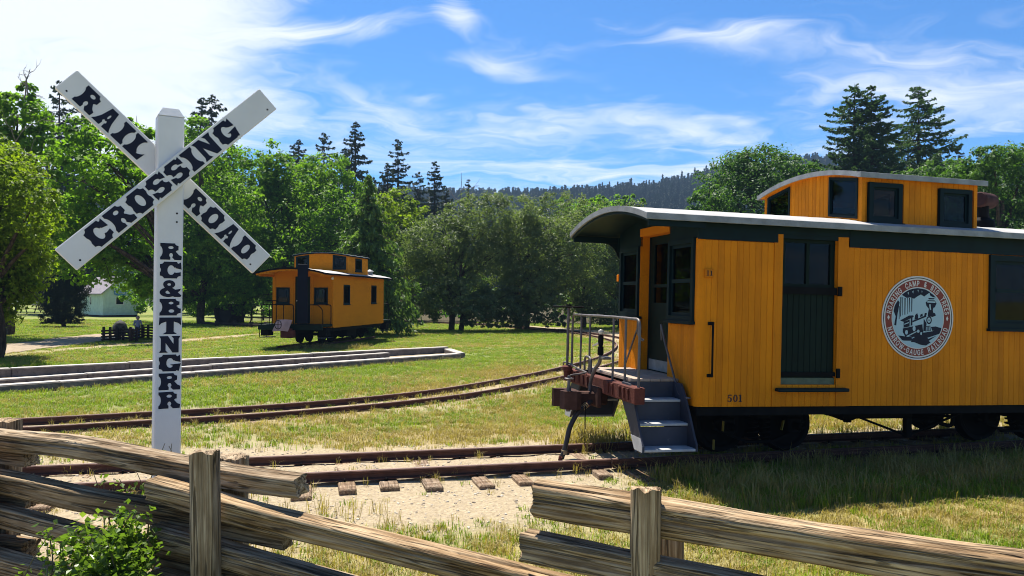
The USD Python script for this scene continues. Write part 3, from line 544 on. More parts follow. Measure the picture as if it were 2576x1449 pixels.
# ---- emblem
from math import cos, sin, pi
ec, er = (2.90, 1.057), .507
em = cab.part('emblem', MB().prism(ell(*ec, er, er, 24), 0.002, .010, P_side()), M_cream)
def ringp(r0, r1): return ell(*ec, r1, r1, 24).difference(ell(*ec, r0, r0, 24))
cab.part('outer_line', MB().prism(ringp(er * .945, er * .965), .0102, .0112, P_side()), M_ink, parent=em)
cab.part('red_ring', MB().prism(ringp(er * .735, er * .91), .0102, .0112, P_side()), M_emred, parent=em)
cab.part('centre_disc', MB().prism(ell(*ec, er * .715, er * .715, 24), .0102, .0112, P_side()), M_emblue, parent=em)
_lett = {}
def char_mesh(ch, h):
    if (ch, h) not in _lett: _lett[ch, h] = meshkit.text_mesh(ch, h, 0.001, True)
    return _lett[ch, h]
def ring_text(mb, text, a_mid, r, h, flip, squeeze=.72, gap=.014):
    ws = []
    for ch in text:
        if ch == ' ': ws.append(.042)
        else:
            b = char_mesh(ch, h).bounds; ws.append((b[1][0] - b[0][0]) * squeeze)
    tot = sum(ws) + gap * (len(text) - 1); x = -tot / 2
    for ch, w_ in zip(text, ws):
        if ch != ' ':
            t = char_mesh(ch, h); V = np.asarray(t.vertices).copy(); b = t.bounds
            V[:, 0] = (V[:, 0] - (b[0][0] + b[1][0]) / 2) * squeeze; a = a_mid + (x + w_ / 2) / r * (1 if flip else -1)
            rr = r - h / 2 if not flip else -(r + h / 2)
            X, Y = V[:, 0], V[:, 1] + rr; ph = a - pi / 2 if not flip else a + pi / 2
            if flip: X, Y = V[:, 0], V[:, 1] - (r + h / 2)
            R_ = A([[cos(ph), -sin(ph)], [sin(ph), cos(ph)]]); q = np.stack([X, Y], 1) @ R_.T + ec
            mb.add(np.stack(P_side()(q[:, 0], q[:, 1], .0114 + V[:, 2]), 1), t.faces)
        x += w_ + gap
mbt = MB(); ring_text(mbt, 'ROARING CAMP & BIG TREES', pi / 2, er * .822, .062, False); ring_text(mbt, 'NARROW-GAUGE RAILROAD', -pi / 2, er * .822, .062, True)
for sx in (-1, 1): mbt.prism(sg.Polygon([(ec[0] + sx * er * .822 - .017, ec[1]), (ec[0] + sx * er * .822, ec[1] - .03), (ec[0] + sx * er * .822 + .017, ec[1]), (ec[0] + sx * er * .822, ec[1] + .03)]), .0114, .0124, P_side())
data(cab.part('lettering', mbt, M_cream, parent=em), kind='stuff')
def ep(*pts): return sg.Polygon([(ec[0] + (x - 655) / 383 * .715 * er, ec[1] - (y - 735) / 465 * .715 * er) for x, y in pts])
def ee(x, y, rx, ry): return ell(ec[0] + (x - 655) / 383 * .715 * er, ec[1] - (y - 735) / 465 * .715 * er, rx / 383 * .715 * er, ry / 465 * .715 * er, 8)
dark = [ep((765, 490), (800, 455), (900, 455), (930, 500), (905, 560), (880, 600), (905, 650), (925, 690), (870, 715), (800, 700), (805, 640), (815, 590), (775, 540)),
        ep((800, 420), (905, 420), (880, 440), (815, 440)), ep((385, 780), (520, 700), (580, 695), (590, 720), (440, 800)), ep((440, 800), (530, 760), (530, 870), (440, 890)), ep((545, 740), (570, 730), (570, 850), (545, 860)),
        ee(820, 765, 42, 62), ep((570, 780), (770, 690), (780, 712), (575, 805)), ep((600, 760), (610, 690), (640, 660), (655, 700), (655, 745)), ep((680, 720), (690, 680), (720, 665), (725, 705)), ep((745, 700), (755, 655), (785, 655), (780, 690)),
        ep((740, 740), (785, 820), (770, 930), (735, 940)), ep((430, 900), (560, 870), (720, 830), (735, 960), (600, 1010), (470, 1030), (430, 960)),
        ep((760, 860), (840, 850), (850, 930), (765, 940)), ep((360, 1010), (520, 1030), (740, 960), (900, 930), (1000, 900), (1015, 930), (985, 970), (860, 1060), (760, 1130), (620, 1110), (500, 1110), (420, 1080)),
        ep((850, 870), (920, 860), (1010, 885), (1000, 925), (870, 930)), ep((600, 1110), (760, 1040), (850, 1110), (780, 1160), (700, 1150)),
        ep((400, 380), (500, 300), (640, 272), (760, 290), (830, 330), (790, 360), (740, 400), (690, 370), (640, 400), (590, 440), (540, 420), (480, 430), (430, 400)), ep((820, 330), (880, 370), (915, 410), (860, 400), (830, 380)),
        ep((300, 560), (350, 470), (375, 500), (345, 700), (330, 860), (300, 850), (320, 720), (290, 640))]
for x, y0, y1, w_ in ((392, 420, 720, 8), (420, 420, 700, 5), (455, 430, 690, 9), (492, 430, 680, 5), (520, 430, 650, 7), (556, 420, 640, 8), (372, 560, 760, 6)): dark.append(ep((x - w_, y0), (x + w_, y0), (x + w_ * .7, y1), (x - w_ * .6, y1)))
light = [ee(895, 610, 20, 44), ee(820, 765, 26, 40), ee(598, 900, 22, 42), ee(820, 765, 8, 13), ee(485, 960, 22, 35), ee(660, 940, 20, 24), ep((780, 480), (800, 468), (905, 470), (915, 495), (790, 492)), ep((815, 520), (840, 515), (850, 600), (832, 610)),
         ep((480, 1020), (630, 940), (640, 950), (500, 1030)), ep((800, 1040), (980, 975), (975, 988), (815, 1055)), ep((690, 960), (720, 950), (715, 1000), (690, 990)), ep((560, 1045), (600, 1025), (605, 1040), (570, 1055)), ep((440, 1090), (560, 1090), (530, 1150)), ep((775, 870), (785, 865), (785, 930), (775, 930)), ep((800, 865), (810, 862), (812, 928), (802, 930)), ep((825, 862), (834, 860), (838, 925), (828, 928)), ep((450, 830), (520, 800), (520, 815), (450, 845)),
         ep((560, 330), (580, 310), (575, 360)), ep((640, 300), (655, 300), (650, 345)), ep((700, 310), (712, 315), (706, 350)), ep((490, 350), (510, 335), (505, 385))]
ld = unary_union(dark); disc = ell(*ec, er * .71, er * .71, 24); lu = unary_union([l for l in light])
cab.part('engine_drawing', MB().prism(ld.difference(lu).union(ee(820, 765, 8, 13)).intersection(disc), .0114, .0122, P_side()), M_ink, parent=em)
# ---- number and plate
def slab_digits(mb, s, x, y, h, pl, d):
    for ch in s:
        if ch == '0': p = ell(.34, .5, .34, .5).difference(ell(.34, .5, .15, .40)); w_ = .68
        elif ch == '1': p = unary_union([rect(.2, 0, .4, 1), rect(.05, 0, .55, .09), sg.Polygon([(.02, .86), (.2, .86), (.25, 1), (.2, 1)])]); w_ = .6
        else: p = unary_union([rect(.08, .5, .17, 1), rect(.08, .86, .62, 1), ell(.32, .32, .34, .33).difference(ell(.27, .32, .17, .25)).difference(rect(-.1, .16, .1, .5)), ell(.08, .14, .09, .09)]); w_ = .74
        mb.prism(sa.scale(sa.translate(p, 0, 0), h, h, origin=(0, 0)).buffer(0) if False else sa.translate(sa.scale(p, h, h, origin=(0, 0)), x, y), d, d + .0015, pl); x += (w_ + .12) * h
nb = MB(); slab_digits(nb, '501', .39, .055, .082, P_side(), .002); cab.part('number', nb, M_ink)
pt = cab.part('marker_plate', MB().mm(.07, .175, -.03, .0, 1.455, 1.550, .004), M_orange)
nb = MB(); slab_digits(nb, '11', .082, 1.474, .058, P_side(-.03), .001); cab.part('number', nb, M_ink, parent=pt)
pt = cab.part('marker_plate', MB().mm(-.01, .06, 2.43, 2.49, 1.455, 1.550, .004), M_orange)
# ---- end wall, alcove and end windows
V0, V1 = .765, 1.665
ew = cab.part('end_wall', MB().prism(rect(.08, 0, V0, .945), -.05, -.022, P_end()), M_orange); ew2 = cab.part('end_wall', MB().prism(rect(V1, 0, W - .08, .965), -.05, -.022, P_end()), M_orange)
boards(cab, ew, P_end(.022), .08, V0, 0, .91, [], M_orange); boards(cab, ew2, P_end(.022), V1, W - .08, 0, .93, [], M_orange)
for vv, s in ((V0, -1), (V1, 1)): cab.part('alcove_side', MB().mm(.003, .16, min(vv, vv + s * .03), max(vv, vv + s * .03), .24, 2.07), M_orange)
cab.part('corner_strip', MB().mm(-.006, .004, V0 - .004, V0 + .008, .94, 1.90), M_brass)
window(cab, P_end(), .085, V0 - .008, .955, 1.905, border=.055, mid=1.42); window(cab, P_end(), V1 + .01, W - .085, .975, 1.905, border=.055, mid=1.42)
up = arch_poly(0.0, W, roof_bot, lambda v: 1.906 + 0 * v); up = up.difference(rect(V0, 1.9, V1, 2.095))
cab.part('end_panel', MB().prism(up, -.03, 0, P_end()), M_green)
cab.part('alcove_head', MB().prism(rect(V0, 2.03, V1, 2.135), -.16, .012, P_end()), M_orange)
ed = cab.part('end_door', MB().prism(rect(.80, .27, 1.63, 2.03).difference(rect(.92, 1.16, 1.51, 1.36)).difference(rect(.92, 1.40, 1.51, 1.92)), -.17, -.135, P_end()), M_door)
for y0, y1 in ((1.16, 1.36), (1.40, 1.92)): cab.part('pane', MB().prism(rect(.915, y0 - .005, 1.515, y1 + .005), -.155, -.152, P_end()), M_glass, parent=ed)
cab.part('lower_panel', MB().prism(rect(.92, .62, 1.51, 1.08), -.136, -.131, P_end()), M_door, parent=ed)
cab.part('kick_plate', MB().prism(rect(.82, .285, 1.61, .42), -.134, -.128, P_end()), paint('worn_kick_plate', (.20, .195, .185), .5, .3, 7.0, .2, .5), parent=ed)
cab.part('knob', MB().rev([(0, .05), (.022, .045), (.03, .028), (.018, .01), (.012, 0)], (.135, .87, 1.12), (-1, 0, 0), 12), M_brass, True, ed)
cab.part('end_door_jamb', MB().prism(rect(V0, .24, V1, 2.07).difference(rect(.80, .27, 1.63, 2.03)), -.17, -.13, P_end()), M_green)
cab.part('end_wall', MB().prism(arch_poly(0, W, roof_bot, lambda v: 0 * v), 0, .03, lambda a, b, d: (L + d, a, b)), M_orange)
cab.part('interior', MB().mm(.02, L - .02, .03, W - .03, -.005, .02).mm(2.0, 2.03, .06, W - .06, .02, 2.05), M_dark)
# ---- roof
ua, ub = -.69, L + .69
rp = arch_poly(-.13, 2.56, roof_top, lambda v: roof_top(v) - .016)
cuv = (.16, 2.27)
hole = rect(cuv[0] + .05, 1.5, cuv[1] - .05, 3)
rt = MB(); rt.prism(rp, ua, 2.24, P_long).prism(rp, 3.84, ub, P_long).prism(rp.difference(hole), 2.24, 3.84, P_long)
roof = cab.part('roof', rt, M_roof)
lin = arch_poly(-.11, 2.54, lambda v: roof_top(v) - .017, roof_bot); rl = MB()
rl.prism(lin, ua + .02, 2.24, P_long).prism(lin, 3.84, ub - .02, P_long).prism(lin.difference(hole), 2.24, 3.84, P_long); cab.part('roof_lining', rl, M_green)
edge = arch_poly(-.135, 2.565, lambda v: roof_top(v) + .004, lambda v: roof_top(v) - .062)
for x0, x1 in ((ua - .012, ua + .016), (ub - .016, ub + .012)): cab.part('roof_end_edge', MB().prism(edge, x0, x1, P_long), M_roofedge, 30)
for v0, v1 in ((-.148, -.1305), (2.5605, 2.578)): cab.part('eave_edge', MB().mm(ua - .012, ub + .012, v0, v1, 2.062, 2.136, .004), M_roofedge)
for x in (ua + .017, ub - .042): cab.part('canopy_rim', MB().prism(arch_poly(-.125, 2.555, roof_bot, lambda v: roof_bot(v) - .045), x, x + .025, P_long), M_green, 30)
for v0, v1 in ((-.10, -.07), (2.50, 2.53)):
    cab.part('canopy_side', MB().mm(ua + .03, .03, v0, v1, 1.995, 2.085, .006), M_green)
    th = np.linspace(0, pi / 2, 8); br = sg.Polygon([(.03, 1.995), (.03, 1.78)] + [(-.22 + .22 * cos(t), 1.78 + .215 * sin(t)) for t in th][1:])
    cab.part('canopy_bracket', MB().prism(br, v0 + .004, v1 - .004, lambda a, b, d: (a, d, b)), M_green) if v0 > 1 else None
# ---- cupola
cu0, cu1, cv0, cv1 = 2.215, 3.885, .155, 2.275
ct = arch(1.215, 1.12, 2.790, 2.935); cb_ = lambda v: ct(v) - .05
cw0 = lambda v: roof_top(v) - .02
def cend(u0, s):
    pl = (lambda a, b, d: (u0 - s * d, a, b))
    wl = arch_poly(cv0, cv1, cb_, cw0)
    op = []
    for a0, a1 in ((.225, .785), (1.645, 2.205)): op.append((a0, a1))
    wins = [sg.Polygon([(a0, cw0(a0) + .045), (a1, cw0(a1) + .045), (a1, cb_(a1) - .025), (a0, cb_(a0) - .025)]) for a0, a1 in op]
    p = wl
    for w_ in wins: p = p.difference(w_)
    e = cab.part('cupola_end_wall', MB().prism(p, -.045, -.022, pl), M_orange_old)
    n = 26; ed_ = np.linspace(cv0 + .03, cv1 - .03, n + 1)
    if s > 0:
        for i in range(n):
            b = sg.Polygon([(ed_[i] + .003, 2), (ed_[i + 1] - .003, 2), (ed_[i + 1] - .003, 3.2), (ed_[i] + .003, 3.2)]).intersection(p)
            if b.area > 1e-4:
                for g in getattr(b, 'geoms', [b]):
                    if g.area > 5e-4: cab.part('board', MB().prism(g, -.022, 0, pl), M_orange_old, parent=e)
    else: cab.part('board', MB().prism(p, -.022, 0, pl), M_orange_old, parent=e)
    for w_ in wins: window(cab, pl, 0, 0, 0, 0, border=.032, sash=.02, poly=w_, out=.012)
cend(cu0, 1); cend(cu1, -1)
for v0, s in ((cv0, 1), (cv1, -1)):
    pl = (lambda a, b, d, v0=v0, s=s: (a, v0 - s * d, b)); wb, wt = 2.12, float(cb_(cv0))
    ops = [(2.305, 2.775, 2.205, 2.69), (3.32, 3.80, 2.195, 2.675)]
    p = rect(cu0, wb, cu1, wt)
    for o in ops: p = p.difference(rect(o[0], o[2], o[1], o[3]))
    e = cab.part('cupola_side_wall', MB().prism(p, -.045, -.022, pl), M_orange_old)
    if s > 0: boards(cab, e, lambda a, b, d: pl(a, b, d - .022), cu0 + .03, cu1 - .03, wb, wt, ops, M_orange_old)
    else: cab.part('board', MB().prism(p, -.022, 0, pl), M_orange_old, parent=e)
    for o in ops: window(cab, pl, *o, border=.055, sash=.028, out=.025)
    for uu in (cu0, cu1 - .04): cab.part('cupola_corner_trim', MB().mm(uu - .004, uu + .044, min(v0 - s * .006, v0 + s * .04), max(v0 - s * .006, v0 + s * .04), wb, wt), M_orange_old)
rp = arch_poly(.085, 2.345, ct, lambda v: ct(v) - .02); cab.part('cupola_roof', MB().prism(rp, cu0 - .07, cu1 + .07, P_long), M_roof)
cab.part('cupola_ceiling', MB().prism(arch_poly(.10, 2.33, lambda v: ct(v) - .021, cb_), cu0 - .055, cu1 + .055, P_long), M_orange_old)
for x0, x1 in ((cu0 - .088, cu0 - .0705), (cu1 + .0705, cu1 + .088)): cab.part('cupola_roof_edge', MB().prism(arch_poly(.083, 2.347, lambda v: ct(v) + .004, lambda v: ct(v) - .058), x0, x1, P_long), M_roofedge, 30)
for v0, v1 in ((.066, .0835), (2.3465, 2.364)): cab.part('cupola_roof_edge', MB().mm(cu0 - .088, cu1 + .088, v0, v1, float(ct(.085)) - .058, float(ct(.085)) + .006, .003), M_roofedge)
# ---- smoke jack behind the cupola
sj = cab.part('smoke_jack', MB().rev([(.16, 2.28), (.16, 2.40), (.15, 2.45), (.08, 2.50), (.08, 2.80), (0, 2.80)], (5.02, 1.2, 0), n=18), M_iron, 30)
M_jack = paint('rust_brown_smoke_jack', (.045, .022, .020), .8, .4, 7.0, .3, .08)
cab.part('hood', MB().rev([(0, -.17), (.095, -.17), (.11, -.15), (.11, .15), (.095, .17), (0, .17)], (5.06, 1.2, 2.75), (1, .35, 0), 16), M_jack, 30, sj)
# ---- platform, steps and rails
for i in range(6): cab.part('deck_plank', MB().mm(-.60 + i * .125, -.60 + i * .125 + .121, .45, 1.98, .235, .268 + .001 * (i % 2), .004), M_deck)
cab.part('deck_plank', MB().mm(-.56, -.02, .02, .45, .20, .232), M_step) if False else None
for v0, v1 in ((.0, .45), (1.98, 2.43)): pass
eb = cab.part('end_beam', MB().mm(-.735, -.61, -.005, 2.45, .03, .212, .010), M_rustred)
for v in (.17, .30, .43, .66, .80, 1.55, 1.72, 1.90, 2.10, 2.24): cab.part('bolt', MB().mm(-.752, -.735, v - .012, v + .012, .06, .185, .004).mm(-.758, -.735, v - .02, v + .02, .155, .19, .004), M_rustred, parent=eb)
cab.part('deck_sill', MB().mm(-.61, .05, .455, .50, .05, .234).mm(-.61, .05, 1.93, 1.975, .05, .234).mm(-.6, 0, 1.0, 1.43, .0, .2), M_iron)
for far in (0, 1):
    f = (lambda v: v) if not far else (lambda v: W - v)
    st = None; lab = None
    outl = sg.Polygon([(.47, .235), (.25, .235), (.13, .09), (.0, -.13), (-.11, -.32), (-.165, -.40), (-.165, -.465), (.05, -.465), (.25, -.20), (.45, .02)])
    st = cab.part('steps', MB().prism(outl, -.07, -.045, lambda a, b, d: (d, f(a), b)), M_step)
    cab.part('stringer', MB().prism(outl, -.70, -.675, lambda a, b, d: (d, f(a), b)), M_step, parent=st)
    for (vf, vb, w_) in ((.235, .455, .055), (.035, .26, -.185), (-.165, .06, -.435)):
        a, b = sorted((f(vf), f(vb)))
        cab.part('tread', MB().mm(-.674, -.071, a, b, w_ - .028, w_, .004), M_tread, parent=st)
        a, b = sorted((f(vb - .012), f(vb))); cab.part('riser', MB().mm(-.674, -.071, a, b, w_ + .001, w_ + (.178 if w_ > 0 else .212)), M_step, parent=st)
    cab.part('toe_plate', MB().prism(outl.intersection(rect(-1, -1, 1, -.32)), -.704, -.7005, lambda a, b, d: (d, f(a), b)), M_tread, parent=st)
rl_ = cab.part('end_railing', MB().tube([(-.67, .05 + .0, .16), (-.67, .05, .30)], .016, 8), M_pipe, True)
tube_part(cab, 'top_pipe', [(-.67, .05, .21), (-.67, .05, .965), (-.67, 1.0, .972), (-.67, 1.4, .972), (-.67, 2.44, .965), (-.67, 2.44, .21)], .0165, M_pipe, 8, rl_)
for v in (.456, .845, 1.70, 2.06): cab.part('post', MB().tube([(-.67, v, .21), (-.67, v, .97)], .015, 8), M_pipe, True, rl_)
tube_part(cab, 'gate_hook', [(-.665, .12, .965), (-.66, .13, .80), (-.62, .09, .73), (-.62, .06, .74)], .012, M_pipe, 6, rl_)
tube_part(cab, 'foot_loop', [(-.70, 1.55, .22), (-.70, 1.55, .43), (-.70, 1.80, .43), (-.70, 1.80, .22)], .016, M_pipe, 6, rl_)
tube_part(cab, 'handrail', [(-.03, .87, .70), (-.035, .90, .93), (-.05, .74, .687), (-.06, .30, .10), (-.05, .12, .085), (-.01, .12, .085)], .013, M_pipe)
tube_part(cab, 'handrail', [(-.03, 1.56, .70), (-.035, 1.53, .93), (-.05, 1.69, .687), (-.06, 2.13, .10), (-.05, 2.31, .085)], .013, M_pipe)
gi = tube_part(cab, 'grab_iron', [(.163, -.0, .355), (.163, -.055, .365), (.163, -.055, .925), (.163, .0, .935)], .012, M_iron)
for w_ in (.352, .938): cab.part('bracket', MB().mm(.125, .20, -.014, -.0, w_ - .018, w_ + .018, .003), M_iron, parent=gi)
bw = cab.part('brake_staff', MB().tube([(-.80, 2.24, .10), (-.80, 2.24, 1.09)], .020, 8), M_pipe, True)
th = np.linspace(0, 2 * pi, 29); cab.part('hand_wheel', MB().tube(np.stack([-.80 + .205 * np.cos(th), 2.24 + .205 * np.sin(th), 1.075 + 0 * th], 1), .014, 6, False).rev([(0, .03), (.04, .03), (.04, -.02), (0, -.02)], (-.80, 2.24, 1.08), n=10), M_iron, True, bw)
for k in range(5): cab.part('spoke', MB().bar((-.80, 2.24, 1.08), (-.80 + .2 * cos(k * 2 * pi / 5), 2.24 + .2 * sin(k * 2 * pi / 5), 1.075), .02, .01), M_iron, parent=bw)
cab.part('ratchet', MB().rev([(0, .05), (.05, .05), (.07, .03), (.07, -.02), (.045, -.03), (.045, -.16), (0, -.16)], (-.80, 2.24, .22), n=12), M_rustred, 30, bw)
ap = tube_part(cab, 'brake_valve_pipe', [(-.79, 1.30, -.02), (-.79, 1.30, .14), (-.80, 1.12, .32), (-.78, .98, .42), (-.78, .985, .72)], .023, M_pipe)
cab.part('valve_body', MB().rev([(.026, .50), (.038, .51), (.038, .60), (.026, .61), (.034, .66), (.034, .74), (0, .75)], (-.78, .985, 0), n=12), M_iron, 30, ap)
cab.part('valve_handle', MB().bar((-.78, .985, .66), (-.80, 1.20, .60), .02, .02), M_brass, parent=ap); cab.part('pressure_knob', MB().rev([(0, .06), (.03, .05), (.034, .02), (.02, 0)], (-.78, .985, .755), n=12), M_brass, True, ap)
cab.part('clamp', MB().mm(-.80, -.69, .84, 1.0, .455, .487, .004), M_pipe, parent=ap)
M_drust = paint('dark_rusted_casting', (.050, .024, .018), .8, .4, 8.0, .3, .1)
cp = cab.part('coupler', MB().mm(-1.02, -.61, 1.13, 1.30, -.13, .03, .02).mm(-.79, -.735, 1.02, 1.41, -.15, .10, .01), M_drust)
cab.part('knuckle', MB().prism(sg.Polygon([(-1.0, 1.02), (-1.06, 1.0), (-1.20, 1.06), (-1.23, 1.16), (-1.20, 1.20), (-1.13, 1.17), (-1.12, 1.22), (-1.14, 1.33), (-1.24, 1.38), (-1.25, 1.43), (-1.10, 1.46), (-.99, 1.38)]), -.17, .05, xyz), M_drust, parent=cp)
cab.part('pin', MB().rev([(0, .24), (.022, .235), (.022, .10), (.03, .09), (.03, -.2)], (-1.13, 1.12, 0), n=8).tube([(-1.13 + .05 * cos(t), 1.12 + .05 * sin(t), .20) for t in np.linspace(0, 2 * pi, 11)], .010, 5, False), M_pipe, True, cp)
tube_part(cab, 'uncoupling_lever', [(-.76, 2.45, .05), (-.79, 2.47, .30), (-.77, 2.30, .30), (-.77, 1.75, .25), (-.85, 1.25, .26), (-1.1, 1.14, .24)], .012, M_pipe, 6)
hs = tube_part(cab, 'air_hose', [(-.78, 1.20, -.04), (-.86, 1.12, -.10), (-1.02, 1.08, -.20), (-1.13, 1.05, -.38), (-1.18, 1.03, -.60), (-1.23, 1.03, -.76)], .030, M_hose, 10)
cab.part('coupling', MB().tube([(-1.23, 1.03, -.73), (-1.25, 1.03, -.785)], [.034, .026], 8).tube([(-1.26, 1.02, -.79), (-1.20, 1.03, -.80)], .02, 6), M_rustred, True, hs)
for t0, nm in ((-.115, 1), (-.66, 0)):
    q = MB()
    for k in range(4): q.rev([(.030, -.006), (.037, -.004), (.037, .004), (.030, .006)], (-.90 - .016 * k if nm else -1.195, 1.105 if nm else 1.03, t0 - .014 * k), (-.6, -.1, -.6) if nm else (-.1, 0, -1), 10)
    cab.part('binding', q, M_rope, True, hs)
cab.part('wrap', MB().tube([(-.80, 1.185, -.065), (-.90, 1.11, -.125)], .034, 9), paint('faded_red_wrap', (.30, .06, .06), .8, .3, 9.0), True, hs)
tube_part(cab, 'chain', [(-.95, 1.0, -.12), (-.96, .98, -.22), (-.955, .985, -.40)], .008, M_iron, 5)
# ---- underframe
uf = MB().mm(.02, L - .02, .02, .12, -.10, -.004).mm(.02, L - .02, W - .12, W - .02, -.10, -.004).mm(.02, L - .02, .95, 1.1, -.18, -.004).mm(.02, L - .02, 1.33, 1.48, -.18, -.004).mm(.9, 1.4, .1, W - .1, -.12, -.02).mm(4.72, 5.22, .1, W - .1, -.22, -.02)
cab.part('underframe', uf, M_iron)
cab.part('equipment_box', MB().mm(2.25, 3.30, .50, 1.0, -.235, -.03, .02), M_iron)
cab.part('air_tank', MB().rev([(0, -.5), (.10, -.48), (.12, -.42), (.12, .42), (.10, .48), (0, .5)], (2.95, 1.45, -.16), (1, 0, 0), 14), M_iron, 30)
for v in (.62, 1.80): cab.part('queen_post', MB().mm(3.27, 3.36, v - .04, v + .04, -.49, -.1, .008), M_iron); tube_part(cab, 'truss_rod', [(.5, v, -.02), (1.9, v, -.05), (2.2, v, -.10), (3.31, v, -.475), (4.5, v, -.07), (5.6, v, -.02)], .016, M_iron, 6)
tube_part(cab, 'brake_pipe', [(3.36, .7, -.28), (3.62, .7, -.30), (3.80, .7, -.31), (4.09, .7, -.385), (4.095, .7, -.18)], .026, M_iron, 8)
cab.part('valve', MB().rev([(.03, -.09), (.06, -.06), (.06, .06), (.03, .09)], (3.72, .7, -.305), (1, 0, -.15), 10).bar((3.70, .7, -.25), (3.92, .7, -.245), .02, .015), M_iron)
tube_part(cab, 'brake_rod', [(3.36, .75, -.175), (4.1, .75, -.182), (4.8, .75, -.2)], .012, M_iron, 6); tube_part(cab, 'branch_pipe', [(3.80, .72, -.05), (3.80, .72, -.215), (4.1, .72, -.215), (4.6, .72, -.22)], .012, M_iron, 6)
t1 = truck(cab, 1.15, 1.15 * math.tan(.021) + .0); t2 = truck(cab, 4.97, 4.97 * math.tan(.021))
cab.part('stencil', MB().add(*(lambda t: (np.stack(P_side(.54)(1.02 + np.asarray(t.vertices)[:, 0], -.12 + np.asarray(t.vertices)[:, 1], np.asarray(t.vertices)[:, 2]), 1), t.faces))(meshkit.text_mesh('1-10', .035, .001, True))), M_cream, parent=t1)
for (u, v, w_, a) in ((.62, .50, -.30, .5), (.50, .50, -.52, .45), (1.42, .50, -.30, .1)): cab.part('yellow_mark', MB().bar((u - .03 * cos(a + 1), v, w_ - .06), (u + .03 * cos(a + 1), v, w_ + .06), .012, .035, (0, 1, 0)), M_yellow, parent=t1)

# ------------------------------------------------------------------ railroad crossing sign: local x along the boards, y away from us, z up
SW = math.radians(30.5); SR = A([cos(SW), sin(SW), 0]); SB = A([-sin(SW), cos(SW), 0])
sign = thing('crossing_sign', 'white wooden X-shaped railroad crossing sign with black western lettering, behind the fence', 'sign', M=frame((-2.7603667, 6.2, 0), SR, SB))
PW = .099
pst = MB().mm(-PW, PW, 0, .19, -.1, 3.455, .008)
pm = pst.get(); pv = np.asarray(pm.vertices)
pc = part(sign, 'post', (pv, pm.faces), M_white)
part(sign, 'post_cap', MB().add(*(lambda h: (h.vertices, h.faces))(trimesh.Trimesh([(x, y, z) for x, y, z in [(-PW, 0, 3.455), (PW, 0, 3.455), (-PW, .19, 3.455), (PW, .19, 3.455), (-.06, .04, 3.525), (.06, .04, 3.525), (-.06, .15, 3.525), (.06, .15, 3.525)]], [[0, 1, 2]], process=False).convex_hull)), M_white)
